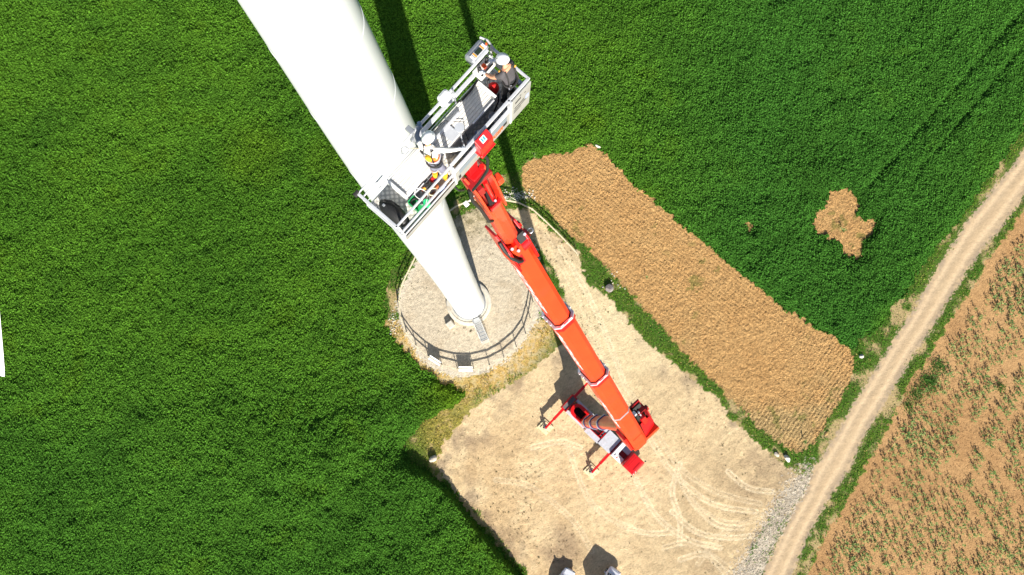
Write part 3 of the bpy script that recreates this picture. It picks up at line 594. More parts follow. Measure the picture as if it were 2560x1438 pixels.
# outriggers
for x, y0, s in ((.48, 1.25, -1), (.48, 1.25, 1), (9.35, 1.25, -1), (9.35, 1.25, 1)):
    b = T_(); b.box((x-.19, min(s*1.0, s*3.1), .85), (x+.19, max(s*1.0, s*3.1), 1.25)); ou = b.build('outrigger_beam', RED, lift, .02)
    T_().box((x-.14, min(s*3.1, s*4.75), .9), (x+.14, max(s*3.1, s*4.75), 1.2)).build('extension', RED, ou, .02)
    T_().box((x-.2, min(s*3.05, s*3.1), .83), (x+.2, max(s*3.05, s*3.1)+.02, 1.27)).build('beam_collar', DRED, ou)
    b = T_(); b.tube([(x, s*4.7, .35), (x, s*4.7, 1.35)], .13, 12); b.build('leg_cylinder', RED, ou)
    b = T_(); b.tube([(x, s*4.7, .24), (x, s*4.7, .32)], .32, 16); b.build('foot', STEEL, ou)
    b = T_(); b.box((x-.3, s*4.9-.12, .5), (x-.1, s*4.9+.12, .75)); b.build('control_pod', DARK, ou, .02)
# turret: horseshoe with a dark well
def stad(x0, x1, hw, n=10, taper=1.):
    pts = [(x1, -hw*taper), (x1, hw*taper)]
    pts += [(x0+hw-hw*math.sin(math.pi*i/n), hw*math.cos(math.pi*i/n)) for i in range(n+1)]
    return pts
ou_, in_ = stad(1.0, 4.25, .98), stad(1.45, 3.2, .52)
b = T_(); b.ring(ou_, in_, 1.3, 2.55); tur = b.build('turret', RED, lift, .03)
b = T_(); b.prism(in_, 1.25, 1.5); b.build('well_floor', DARK, tur)
b = T_(); b.tube([(1.9, -.2, 1.5), (2.3, .1, 1.9), (2.6, 0, 1.6)], .07); b.tube([(1.7, .2, 1.5), (2.2, -.2, 1.8), (2.9, -.3, 1.7)], .06); b.tube([(2.5, .2, 1.5), (2.5, .2, 2.1)], .12); b.build('hydraulic_hose', BLACK, tur)
b = T_()
for s in (-1, 1): b.add([(2.4, s*.78-.07, 2.4), (4.35, s*.78-.07, 2.4), (4.35, s*.78-.07, 3.6), (3.6, s*.78-.07, 4.5), (3.2, s*.78-.07, 4.4), (2.4, s*.78+.07, 2.4), (4.35, s*.78+.07, 2.4), (4.35, s*.78+.07, 3.6), (3.6, s*.78+.07, 4.5), (3.2, s*.78+.07, 4.4)],
    [(0,1,2,3,4), (9,8,7,6,5), (0,5,6,1), (1,6,7,2), (2,7,8,3), (3,8,9,4), (4,9,5,0)])
b.build('pivot_plate', RED, tur, .02)
# lower boom: telescopic, raised nearly upright
TP = P(1466, 1056, 4); HD = P(1553, 1062, 51.7)
az = Vector(HD-TP).normalized(); LB = (Vector(HD)-Vector(TP)).length
lx_ = Vector((.8, .6, 0)); lx_ = (lx_-az*lx_.dot(az)).normalized(); ly_ = az.cross(lx_)
def uprof(wd, dp, n=12):          # rounded towards -x
    r = wd/2; return [(dp/2, -r), (dp/2, r)]+[(-dp/2+r-r*math.sin(math.pi*i/n), r*math.cos(math.pi*i/n)) for i in range(n+1)]
ML = frame(TP, lx_, ly_, az)
def t_for(px, A, Bv, k=0):
    lo, hi2 = 0., 1.
    f = lambda t: proj(Vector(A)*(1-t)+Vector(Bv)*t)[k]-px
    s0 = f(0) > 0
    for _ in range(50):
        m = (lo+hi2)/2
        if (f(m) > 0) == s0: lo = m
        else: hi2 = m
    return lo
ts = [t_for(px, TP, HD) for px in (1473, 1489, 1508)]
cuts = [-.5]+[t*LB for t in ts]+[LB+1.2]; szs = [(1.36, 1.45), (1.24, 1.32), (1.12, 1.18), (1.0, 1.05)]
low = None
for i in range(4):
    b = MB(ML); b.prism(uprof(*szs[i]), cuts[i]-(0 if i == 0 else .3), cuts[i+1])
    if low is None: low = b.build('lower_boom', ORANGE, lift, .02)
    else: b.build('boom_section', ORANGE, low, .02)
    if i < 3:
        w_, d_ = szs[i]; b = MB(ML); b.ring(uprof(w_+.2, d_+.2), uprof(w_+.01, d_+.01), cuts[i+1]-1.0, cuts[i+1]-.08); c_ = b.build('section_collar', SILV, low)
        b = MB(ML); b.ring(uprof(w_+.11, d_+.11), uprof(w_-.1, d_-.1), cuts[i+1]-.08, cuts[i+1]+.12); b.build('collar_rim', RIMSKY, low)  # grey metal hoop, its bluish sky reflection put into the colour
# upper boom
EP = P(1592, 1100, 55.3); JP = P(1270, 586, 83.5)
ua = Vector(JP-EP).normalized(); LU = (Vector(JP)-Vector(EP)).length
ux_ = Vector((-ua.y, ua.x, 0)).normalized(); uy_ = ua.cross(ux_)     # x: photo-left side, y: upper face
MU = frame(EP, ux_, uy_, ua)
def hexp(wd, dp, bv):
    c = bv*.5
    return [(-wd/2+bv, dp/2), (-wd/2, dp/2-bv*.8), (-wd/2, -dp/2+c), (-wd/2+c, -dp/2), (wd/2-c, -dp/2), (wd/2, -dp/2+c), (wd/2, dp/2-bv*.8), (wd/2-bv, dp/2)]
c2_, c1_ = t_for(928, EP, JP, 1)*LU, t_for(786, EP, JP, 1)*LU
S = [(1.20, 1.28, .24), (1.06, 1.12, .22), (.93, .98, .2)]; cut = [0, c2_, c1_, LU-.2]
upb = None
for i in range(3):
    b = MB(MU); b.prism(hexp(*S[i]), cut[i]-(0 if i == 0 else .5), cut[i+1])
    if upb is None: upb = b.build('upper_boom', ORANGE, lift, .02)
    else: b.build('boom_section', ORANGE, upb, .02)
    if i < 2:
        w_, d_, bv = S[i]; b = MB(MU); b.ring(hexp(w_+.14, d_+.14, bv+.03), hexp(w_+.01, d_+.01, bv), cut[i+1]-.5, cut[i+1]-.1); b.build('section_collar', RED, upb, .012)
        b = MB(MU); b.ring(hexp(w_+.20, d_+.18, bv+.04), hexp(w_-.05, d_-.05, bv-.02), cut[i+1]-.1, cut[i+1]+.03); b.build('collar_plate', SILV, upb, .01)
        b = MB(MU)
        for s in (-1, 1):
            for y in (-.45, -.15, .15): b.box((s*(w_/2+.09)-.04, y-.06, cut[i+1]+.05), (s*(w_/2+.09)+.04, y+.06, cut[i+1]+.10))
            b.box((s*.25-.10, d_/2+.02, cut[i+1]+.03), (s*.25+.10, d_/2+.07, cut[i+1]+.07))
        b.build('wear_pad', WHITE, upb)
        b = MB(MU); b.ring(hexp(w_-.06, d_-.06, bv-.02), hexp(*S[i+1]), cut[i+1]-.02, cut[i+1]+.012); b.build('painted_gap_shade', BLACK, upb)  # black ring painted in as the shade of the gap between sections
w_, d_, bv = S[0]; tb = t_for(1022, EP, JP, 1)*LU
b = MB(MU); b.ring(hexp(w_+.03, d_+.03, bv), hexp(w_-.02, d_-.02, bv), tb-.12, tb+.12); b.build('strap', STEEL, upb)
b = MB(MU); b.box((-.4, d_/2, 1.0), (.4, d_/2+.035, 2.6)); b.build('service_cover', ORANGE, upb, .03)
for i, (k, sz) in enumerate(((.55, .95), (.55, .9), (.5, .85))):   # white lettering running along the photo-left flank
    zc = cut[i]+(cut[i+1]-cut[i])*k
    text_mesh('PALFINGER', sz, frame(Vector(EP)+ua*zc+ux_*(S[i][0]/2+.004)+uy_*.04, -ua, uy_, ux_), 'lettering', LETW, upb, .25, .002, (1.15, .95))
# elbow machinery at the lower end of the upper boom (photo-right side)
kb = MB(MU); kb.box((-1.78, -.7, -.15), (.66, .5, .28)); el = kb.build('elbow_head', ORANGE, lift, .03)
b = MB(MU); b.box((-1.72, -.68, .28), (-.66, -.55, 4.6)); b.build('bracket_floor', DRED, el)
b = MB(MU); b.box((-1.78, -.66, .28), (-1.69, .02, 3.6)); b.box((-1.70, -.66, 3.55), (-.66, -.1, 3.65)); b.build('bracket_wall', DRED, el)
b = MB(MU); b.add([(-1.69, .1, .28), (-.66, .35, .28), (-.66, -.2, 1.5), (-1.69, -.3, 1.1)], [(0, 1, 2, 3)]); b.add([(-1.69, .08, .28), (-.66, .33, .28), (-.66, -.22, 1.5), (-1.69, -.32, 1.1)], [(3, 2, 1, 0)]); b.build('gusset_plate', RED, el)
b = MB(MU); b.box((-1.40, -.4, 1.6), (-1.0, .12, 3.0)); b.build('luffing_cylinder', RED, el, .06)
b = MB(MU); b.tube([(-1.2, -.2, 3.0), (-1.18, -.2, 3.9)], .07, 12); b.build('cylinder_rod', SILV, el)
b = MB(MU); b.box((-1.62, -.5, 1.5), (-.72, -.42, 4.4)); b.build('machinery_well', DARK, el)
b = MB(MU)
for k in range(5): b.tube([(-.75-.06*k, -.3, 4.2), (-.8-.05*k, .0, 3.4), (-.85-.1*k, -.2, 2.0+.1*k)], .035)
b.build('hydraulic_hose', BLACK, el)
b = MB(MU); b.box((-1.96, -.4, 2.8), (-1.78, -.15, 3.4)); b.build('side_lug', DRED, el, .03)
b = MB(MU); b.box((-.95, -.2, 4.5), (-.7, .1, 4.8)); b.build('work_lamp', SILV, el, .03)
b = MB(MU); b.tube([(-1.75, -.5, .3), (-2.35, -.9, -.35)], .02, 6); b.build('antenna_rod', STEEL, el)
b = MB(MU); b.box((.66, -.6, .1), (.86, .35, 3.0)); b.build('cheek_plate', RED, el, .03)
MB().bar(Vector(HD)+az*.6, Vector(EP)-uy_*.35+ua*.5, .85, .8).build('elbow_link', RED, el, .04)
b = MB(MU); b.tube([(-1.6, -.95, .4), (.6, -.95, .4)], .5, 18); b.build('elbow_pin', DRED, el)
# knuckle between upper boom and jib
kn = None
b = MB(MU); wj = S[2][0]
for s in (-1, 1): b.add([(s*wj/2-.05, -.55, LU-1.8), (s*wj/2-.05, .60, LU-1.8), (s*wj/2-.05, .66, LU-.2), (s*wj/2-.05, .2, LU+.75), (s*wj/2-.05, -.5, LU+.75),
    (s*wj/2+.05, -.55, LU-1.8), (s*wj/2+.05, .60, LU-1.8), (s*wj/2+.05, .66, LU-.2), (s*wj/2+.05, .2, LU+.75), (s*wj/2+.05, -.5, LU+.75)], [(0,1,2,3,4), (9,8,7,6,5), (0,5,6,1), (1,6,7,2), (2,7,8,3), (3,8,9,4), (4,9,5,0)])
b.box((-.06, -.5, LU-.25), (.06, .62, LU+.5))
kn = b.build('knuckle', RED, lift, .02)
b = MB(MU); b.box((.08, -.3, LU-.9), (.46, .3, LU-.22)); b.box((.05, .25, LU-1.55), (.47, .50, LU-.95)); b.build('hose_pocket', DRED, kn, .02)
b = MB(MU); b.tube([(-.47, .42, LU-.55), (-.1, .42, LU-.55)], .28, 18); b.build('pivot_drum', RED, kn, .02)
b = MB(MU); b.box((-.44, .2, LU-.28), (-.10, .56, LU+.35)); b.build('pivot_well', DARK, kn)
b = MB(MU)
for s, z in ((.3, LU-.1), (-.42, LU+.1), (.12, LU-.5)): b.tube([(s, .3, z-.25), (s, .64, z+.1)], .06, 10)
b.tube([(-.5, .0, LU-.2), (.5, .0, LU-.2)], .16, 14); b.build('pivot_pin', SILV, kn)
b = MB(MU); b.tube([(.52, .35, LU+.5), (.56, .5, LU+.1), (.50, .60, LU-.5), (.34, .64, LU-1.0), (.2, .56, LU-1.25)], .08, 10); b.build('hose', BLACK, kn)
b = MB(MU); b.box((-.72, -.1, LU-.9), (-.48, .2, LU-.55)); b.box((-.60, .1, LU+.2), (-.46, .3, LU+.45)); b.build('side_lug', RED, kn, .03)
b = MB(MU); b.tube([(-.72+.11*math.cos(t)-.11, .05+.11*math.sin(t), LU-.8) for t in np.linspace(0, 6.283, 13)], .025, 6); b.build('lifting_eye', SILV, kn)
b = MB(MU); b.box((.44, -.4, LU-1.6), (.52, .40, LU-.5)); b.build('side_cover', ORANGE, kn, .02)
# jib
KP = P(1190, 438, 97.6); ja = (Vector(KP)-Vector(JP)).normalized(); LJ = (Vector(KP)-Vector(JP)).length
jx = (ux_-ja*ux_.dot(ja)).normalized(); jy = ja.cross(jx); MJ = frame(JP, jx, jy, ja)
tj = t_for(497, JP, KP, 1)*LJ
b = MB(MJ); b.prism(hexp(.66, .72, .16), -.3, tj, 0, .70); jib = b.build('jib', ORANGE, lift, .02)
b = MB(MJ); b.ring(hexp(.52, .56, .12), hexp(.40, .44, .1), tj-.35, tj+.06); b.build('end_rim', RED, jib, .02)
b = MB(MJ); b.prism([(.19*math.cos(t), .19*math.sin(t)) for t in np.linspace(0, 6.2832, 17)[:-1]], tj, tj+.03); b.build('jib_bore', DARK, jib)
b = MB(MJ)
for s in (-1, 1): b.add([(s*.24-.03, -.4, tj-.3), (s*.24-.03, .4, tj-.3), (s*.24-.03, .3, LJ-.2), (s*.24-.03, -.05, LJ+.25), (s*.24-.03, -.4, LJ), (s*.24+.03, -.4, tj-.3), (s*.24+.03, .4, tj-.3), (s*.24+.03, .3, LJ-.2), (s*.24+.03, -.05, LJ+.25), (s*.24+.03, -.4, LJ)],
    [(0,1,2,3,4), (9,8,7,6,5), (0,5,6,1), (1,6,7,2), (2,7,8,3), (3,8,9,4), (4,9,5,0)])
b.build('fork_plate', ORANGE, jib, .015)
b = MB(MJ); b.box((-.30, -.1, LJ-.1), (.30, .2, LJ+.1)); b.box((.05, .1, LJ-.9), (.2, .28, LJ-.2)); b.build('cross_plate', DRED, jib, .02)
b = MB(MJ); b.tube([(-.08, .1, tj-.2), (-.06, .16, LJ-.4)], .06, 10); b.tube([(.12, .05, tj), (.12, .12, LJ-.3)], .045, 10); b.build('levelling_cylinder', RED, jib)
b = MB(MJ); b.tube([(-.08, .16, tj+.1), (-.06, .26, tj+.75)], .035, 8); b.build('chrome_rod', SILV, jib)
b = MB(MJ); b.box((-.47, .05, LJ-1.7), (-.30, .26, LJ-1.2)); b.build('side_lug', ORANGE, jib, .03)
b = MB(MJ); b.tube([(.30, .1, LJ-.25), (.40, .2, LJ-1.0), (.36, .28, LJ-2.2), (.38, .36, tj-.6), (.28, .34, tj-1.2)], .045, 10); b.build('hose', BLACK, jib)
b = MB(MJ); b.tube([(.3, .15, LJ-.9), (.52, .15, LJ-1.0)], .012, 6); b.box((.50, .1, LJ-1.06), (.60, .2, LJ-.94)); b.build('camera_box', WHITE, jib)

# ------------------------------------------------------------------ work basket
BB = P(991, 567, 101.5); BC = P(1317, 200, 101.5)
bu = Vector((BC[0]-BB[0], BC[1]-BB[1], 0)).normalized(); bvv = Vector((-bu.y, bu.x, 0)); B0 = Vector((BB[0], BB[1], 100.51)); KS = 115/158.7   # basket plan scale
MBK = frame(B0, bu*KS, bvv*KS, (0, 0, .90)); K_ = lambda: MB(MBK); bw = lambda u, v, z: MBK @ Vector((u, v, z))
def tread_mat():
    m = mat('diamond tread plate', (.5, .47, .42), .5, .1, var=.1); t = m.node_tree; L = t.links.new; p = t.nodes['Principled BSDF']
    tc = nn(t, 'ShaderNodeTexCoord'); mp = nn(t, 'ShaderNodeMapping'); mp.inputs['Rotation'].default_value = (0, 0, .7); mp.inputs['Scale'].default_value = (1, 1, 0)
    v = nn(t, 'ShaderNodeTexVoronoi'); v.inputs['Scale'].default_value = 13; v.inputs['Randomness'].default_value = .12; L(tc.outputs['Object'], mp.inputs[0]); L(mp.outputs[0], v.inputs['Vector'])
    r = nn(t, 'ShaderNodeValToRGB'); r.color_ramp.elements[0].position = .25; r.color_ramp.elements[0].color = (.80, .76, .68, 1); r.color_ramp.elements[1].position = .5; r.color_ramp.elements[1].color = (.44, .42, .38, 1)
    L(v.outputs['Distance'], r.inputs[0]); L(r.outputs[0], p.inputs['Base Color'])
    bp = nn(t, 'ShaderNodeBump', invert=True); bp.inputs['Distance'].default_value = .01; L(v.outputs['Distance'], bp.inputs['Height']); L(bp.outputs[0], p.inputs['Normal']); return m
TREAD = tread_mat()
bk = K_().box((0, -.02, -.10), (4.45, 1.14, -.03)).build('basket', ALUW, lift)
K_().box((.04, .02, -.028), (4.42, 1.10, 0)).build('tread_plate', TREAD, bk)
# ribbed folding deck at the back
b = K_(); b.box((.74, .45, .40), (3.80, 1.03, .45))
for q in range(7):
    v0 = .47+q*.08
    b.add([(.78, v0, .45), (3.76, v0, .45), (3.76, v0+.068, .45), (.78, v0+.068, .45), (.78, v0+.008, .464), (3.76, v0+.008, .464), (3.76, v0+.06, .464), (.78, v0+.06, .464)], [(4,5,6,7), (0,1,5,4), (1,2,6,5), (2,3,7,6), (3,0,4,7)])
b.build('ribbed_deck', ALUW, bk)
K_().box((.76, .48, .002), (3.78, .98, .398)).build('bench_box', ALU, bk)
K_().box((.66, .44, .30), (.735, 1.06, .52)).build('deck_edge', WHITE, bk, .01)
K_().box((3.805, .44, .36), (3.87, 1.04, .50)).build('deck_edge', WHITE, bk, .01)
K_().box((3.0, .40, .40), (3.76, .447, .50)).build('hinge_bar', ALU, bk, .01)
K_().box((1.85, .80, .488), (3.0, .87, .53)).build('deck_slide', ALU, bk, .01)
K_().box((2.35, .50, .488), (2.62, .80, .50)).build('deck_patch', DECKG, bk)
K_().tube([(1.9, .95, .50), (2.6, .98, .5), (2.9, .6, .5), (2.75, .45, .5), (2.7, .3, .1)], .009, 5).build('cable', BLACK, bk)
# front side: rails on the extension, sheet panels on the main basket
def rail(name, p, q, wd, ht, m=ALU, bev=.008): return K_().bar(p, q, wd, ht).build(name, m, bk, bev)
rail('guard_rail', (-.02, 0, 1.08), (1.78, 0, 1.08), .05, .05); rail('guard_rail', (-.02, -.05, .60), (1.78, -.05, .60), .05, .05)
rail('guard_rail', (0, -.07, .30), (1.78, -.07, .30), .035, .05); rail('kick_board', (0, -.08, .0), (1.76, -.08, .0), .03, .22, PANELM)
rail('guard_rail', (1.80, 0, 1.075), (4.45, 0, 1.075), .075, .05)
b = K_(); b.box((1.80, -.075, -.12), (3.74, -.045, .62)); b.build('side_panel', PANELM, bk, .01)
b = K_(); b.box((1.95, -.082, .30), (3.62, -.0755, .56)); b.build('panel_recess', mat('blue grey recess', (.17, .20, .235), .6), bk)
b = K_(); b.box((1.80, -.085, .62), (3.74, -.01, .70)); b.build('panel_top', ALU, bk, .008)
b = K_(); b.box((3.80, -.09, -.12), (4.45, -.05, 1.06)); b.build('side_panel', PANELM, bk, .01)
for a in ((3.9, .78, 4.1, .86), (3.88, .52, 4.22, .57), (3.87, .40, 4.35, .44), (3.86, .30, 4.12, .33), (4.22, .84, 4.27, .88), (4.05, .96, 4.1, .99)):
    K_().box((a[0], -.0935, a[1]), (a[2], -.0905, a[3])).build('panel_slot', DARK, bk)
K_().box((4.28, -.094, .42), (4.38, -.0905, .60)).build('panel_plate', BLUEP, bk)
for u, z1 in ((1.79, 1.1), (3.77, 1.1)): K_().box((u-.03, -.10, -.12), (u+.03, .02, z1)).build('rail_post', ALU, bk, .008)
K_().box((3.5, -.0885, .16), (3.62, -.083, .30)).build('panel_slot', DARK, bk); K_().box((1.9, -.0885, .02), (1.97, -.083, .2)).build('panel_slot', DARK, bk)
text_mesh('PALFINGER', .30, MBK @ frame((3.02, -.079, .14), (1, 0, 0), (0, 0, 1), (0, -1, 0)), 'lettering', LETO, bk, .3, .003, (.62, 1))
# ends
rail('guard_rail', (0, -.03, 1.07), (0, 1.17, 1.07), .07, .07); rail('guard_rail', (0, 0, .58), (0, 1.12, .58), .04, .05); rail('kick_board', (-.01, -.05, .0), (-.01, 1.14, .0), .03, .24, ALU); K_().box((-.02, .1, .98), (.015, .9, 1.03)).build('end_plate', ALUW, bk)
rail('guard_rail', (4.45, -.03, 1.07), (4.45, 1.1, 1.07), .06, .06); rail('guard_rail', (4.45, 0, .5), (4.45, 1.1, .5), .09, .14, DECKG); rail('kick_board', (4.44, 0, .02), (4.44, 1.12, .02), .03, .2, ALU)
for u, v in ((.02, -.04), (.02, 1.13), (4.44, 1.1)): K_().box((u-.025, v-.025, -.08), (u+.025, v+.025, 1.1)).build('rail_post', ALU, bk, .006)
K_().box((-.09, 1.12, .98), (.06, 1.2, 1.14)).build('corner_clamp', DARK, bk, .015)
# back: slim tubes on the extension, broad sliding rails on the main part
for v, z, r in ((1.13, 1.09, .022), (1.16, .60, .02), (1.19, .08, .01)): K_().tube([(.02, v, z), (1.82, v, z)], r, 8).build('guard_rail', ALU, bk)
rail('guard_rail', (1.82, 1.13, 1.09), (4.35, 1.11, 1.09), .062, .05); rail('guard_rail', (1.82, 1.15, .58), (4.2, 1.13, .58), .10, .06)
K_().tube([(1.9, 1.2, .1), (4.0, 1.15, .1)], .012, 6).build('wire_rope', WHITE, bk); K_().tube([(3.2, 1.0, .45), (3.6, .98, .5), (4.1, 1.0, .75)], .03, 8).build('cable', BLACK, bk); K_().ball((3.2, 1.02, .4), .06).build('cable_gland', DARK, bk)
b = K_(); b.box((1.78, 1.10, .05), (1.84, 1.16, 1.14)); b.box((1.76, 1.10, 1.08), (1.88, 1.30, 1.16)); b.box((1.72, 1.12, .6), (1.86, 1.20, .75)); b.build('rail_clamp', STEEL, bk, .01)
b = K_(); b.tube([(1.83, 1.16, .9), (1.83, 1.24, .98), (1.83, 1.16, 1.06)], .02); b.build('clamp_lever', SILV, bk)
wlb = K_().box((2.74, 1.06, .80), (3.06, 1.26, 1.15)).build('work_light', WHITE, bk, .05)
b = K_(); b.tube([(3.12, 1.04, .1), (3.12, 1.08, 1.16)], .022); b.tube([(3.18, 1.10, .5), (3.13, 1.12, 1.14)], .018); b.build('light_bracket', STEEL, bk); K_().box((3.06, 1.02, .86), (3.16, 1.12, .98)).build('bracket_block', ALU, bk, .01)
b = K_(); b.tube([(2.37, .10, .92), (2.45, .25, 1.08), (2.57, .40, 1.15)], .018); b.build('disc_pole', STEEL, bk)
b = K_(); b.tube([(2.57, .40, 1.15), (2.57, .40, 1.18)], .11, 24); b.build('round_disc', DECKG, bk)
# control console
con = K_().box((3.87, 1.12, .92), (4.43, 1.42, 1.16)).build('control_console', STEEL, bk, .05)
K_().box((3.93, 1.15, 1.162), (4.37, 1.30, 1.17)).build('keypad', ALU, bk, .004); K_().box((4.07, 1.17, 1.172), (4.24, 1.28, 1.178)).build('display', SCREEN, bk)
b = K_(); b.box((4.02, 1.165, 1.172), (4.05, 1.285, 1.178)); b.box((4.26, 1.165, 1.172), (4.29, 1.285, 1.178)); b.build('amber_strip', YELLOW, bk)
b = K_()
for i in range(4):
    for j in range(2): b.tube([(3.95+.03*j, 1.17+.033*i, 1.17), (3.95+.03*j, 1.17+.033*i, 1.182)], .010, 8); b.tube([(4.32+.03*j, 1.17+.033*i, 1.17), (4.32+.03*j, 1.17+.033*i, 1.182)], .010, 8)
b.build('button', WHITE, bk); K_().tube([(4.40, 1.2, 1.16), (4.40, 1.2, 1.2)], .022, 10).build('stop_button', LETO, bk)
b = K_(); b.box((3.78, .82, .84), (4.28, 1.10, .96)); b.build('joystick_shelf', ALUW, bk, .015)
for u, v in ((3.9, .97), (4.17, 1.0)):
    b = K_(); b.tube([(u, v, .96), (u, v, 1.06)], [.05, .03], 10); b.ball((u, v, 1.09), .045, 10, 7); b.build('joystick', BLACK, bk)
b = K_(); b.box((4.0, .92, .962), (4.09, 1.02, 1.02)); b.build('switch_block', LETO, bk, .01)
K_().box((3.84, .84, .962), (4.22, .88, .985)).build('switch_row', BLACK, bk)
b = K_(); b.tube([(4.43, 1.42, 1.15), (4.5, 1.25, 1.12), (4.45, 1.02, 1.1)], .03); b.tube([(4.3, 1.4, 1.1), (4.36, .6, .7)], .03); b.build('console_bracket', GALV, bk)
# red electric box on the front
b = K_(); b.add([(2.53, -.085, .55), (2.95, -.085, .55), (2.95, -.28, .55), (2.53, -.28, .55), (2.53, -.06, 1.17), (2.95, -.06, 1.17), (2.95, -.26, 1.02), (2.53, -.26, 1.02)], [(0,1,2,3)[::-1], (4,7,6,5), (0,4,5,1), (1,5,6,2), (2,6,7,3), (3,7,4,0)])
b.build('electric_box', RED, bk, .02)
def topq(u0, v0, u1, v1, e): z = lambda v: 1.17+.75*(v+.06)+e; return [(u0, v0, z(v0)), (u1, v0, z(v0)), (u1, v1, z(v1)), (u0, v1, z(v1))]
b = K_(); b.add(topq(2.66, -.10, 2.80, -.21, .006), [(0, 3, 2, 1)]); b.build('sticker', WHITE, bk)
b = K_(); b.add(topq(2.675, -.115, 2.72, -.195, .009), [(0, 3, 2, 1)]); b.add(topq(2.735, -.115, 2.785, -.195, .009), [(0, 3, 2, 1)]); b.build('sticker_mark', mat('blue sticker ink', (.02, .22, .45), .4), bk)
b = K_(); b.tube([(2.62, -.2, .6), (2.68, -.30, .1), (2.6, -.34, -.5), (2.4, -.26, -1.1), (2.2, -.15, -1.7)], .04, 10); b.tube([(1.7, -.05, -.12), (1.74, -.16, -.4), (1.9, -.16, -.8)], .025, 8); b.build('hose', BLACK, bk)
# support under the basket and slewing gear
ku, kv, kw = MBK.inverted() @ Vector(KP)
b = K_(); b.box((ku-.2, kv-.12, kw-.1), (ku+.2, kv+.28, kw+.16)); b.box((ku-.16, kv+.05, kw+.1), (ku+.16, .5, -.11)); b.build('basket_support', RED, bk, .02)
b = K_(); b.tube([(ku+.24, kv-.02, kw-.3), (ku+.24, kv-.02, kw+.3)], .075, 16); b.build('slew_motor', RED, bk)

# ------------------------------------------------------------------ things lying in the basket
def item(name, label, cat, parts, group=None):
    """parts: list of (part name, MB, material); the first is placed at the thing's base"""
    if len(parts) == 1:
        o = parts[0][1].build(name, parts[0][2], None, .008); return tag(o, label, cat, group)
    A = np.array([v for p in parts for v in p[1].v]); t = thing(name, (*A[:, :2].mean(0), A[:, 2].min()), 0, label, cat, group)
    for n_, b_, m_ in parts: b_.build(n_, m_, t, .006)
    return t
def coil(c, r, turns, th, up=.012, ell=1.):
    pts = [(c[0]+r*(1-.1*math.sin(i))*math.cos(i*.5), c[1]+ell*r*(1+.08*math.cos(2.1*i))*math.sin(i*.5), c[2]+up*i/6) for i in range(int(turns*12.6))]
    return K_().tube(pts, th, 6)
item('red_bag', 'bright red bag in the corner below the control console', 'bag', [('bag_body', K_().ball((4.02, .70, .2), (.17, .14, .2), 14, 9), REDFAB), ('strap', K_().tube([(3.86, .68, .1), (3.88, .72, .45), (3.98, .82, .55), (4.1, .86, .42)], .018), BLACK)])
item('black_bag', 'large black equipment bag at the open end of the basket', 'bag', [('bag_body', K_().ball((.26, .50, .14), (.2, .46, .17), 18, 10), BLACK), ('strap', K_().tube([(.2, .78, .2), (.3, .85, .3), (.42, .7, .3), (.44, .45, .32)], .02), DARK), ('buckle', K_().box((.2, .74, .28), (.26, .8, .32)), STEEL)])
item('tool_tray', 'grey folded metal tray along the ribbed deck beside the tools', 'tray', [('tray_floor', K_().box((.78, .03, .004), (1.66, .42, .02)), STEEL), ('tray_wall', K_().bar((.76, .43, .1), (1.25, .43, .12), .02, .26), DECKG), ('tray_wall', K_().bar((1.25, .41, .08), (1.7, .43, .08), .02, .2), STEEL)])
item('green_crate', 'green plastic crate full of cables beside the tread plate', 'crate', [('crate_floor', K_().box((.66, .10, .02), (.86, .41, .04)), GREEN), ('crate_wall', K_().box((.64, .10, .02), (.665, .41, .24)), GREEN), ('crate_wall', K_().box((.66, .405, .02), (.86, .43, .24)), GREEN), ('crate_wall', K_().box((.86, .10, .02), (.885, .41, .2)), GREEN)])
item('green_container', 'round bright green container under the front rail', 'container', [('drum', K_().tube([(.93, .07, .02), (.93, .07, .3)], .075, 16), mat('bright green plastic', (.02, .50, .18), .4)), ('cord', K_().tube([(.87, .04, .306), (.99, .10, .306)], .008, 5), WHITE)])
item('cable_coil', 'black cable coiled in the green crate', 'cable', [('coil', coil((.76, .28, .16), .09, 4, .013), BLACK)])
item('cable_coil', 'white cable loosely coiled in the middle of the tools', 'cable', [('coil', coil((1.0, .3, .2), .12, 2, .010, ell=1.5), WHITE)])
item('rope_coil', 'pale rope looped beside the front rail among the tools', 'rope', [('coil', coil((1.22, .12, .22), .10, 3, .012, ell=.8), mat('pale rope', (.6, .52, .36), .9))])
item('hand_drill', 'black power drill with a yellow sleeve among the tools', 'drill', [('drill_body', K_().tube([(1.18, .33, .2), (1.36, .27, .2)], .05, 10), BLACK), ('grip', K_().bar((1.30, .28, .2), (1.33, .19, .1), .05, .05), BLACK), ('sleeve', K_().tube([(1.12, .35, .2), (1.18, .33, .2)], .04, 10), YELLOW)])
item('tool_pouch', 'small brown leather pouch by the front rail', 'pouch', [('pouch', K_().ball((1.18, .1, .1), (.11, .07, .1), 10, 7), mat('brown leather', (.10, .04, .02), .7))])
item('tool_pouch', 'dark red pouch at the tray edge next to the orange trouser legs', 'pouch', [('pouch', K_().ball((1.46, .36, .1), (.08, .05, .1), 10, 7), REDFAB)])
item('steel_cup', 'grey steel cup standing among the tools by the rail', 'cup', [('cup', K_().tube([(.88, .2, .02), (.88, .2, .2)], [.06, .07], 14), STEEL)])
item('water_bottle', 'pale blue bottle lying under the front rail', 'bottle', [('bottle', K_().tube([(1.36, .09, .06), (1.5, .07, .06), (1.54, .065, .06), (1.58, .06, .06)], [.045, .045, .02, .02], 10), BLUEP)])
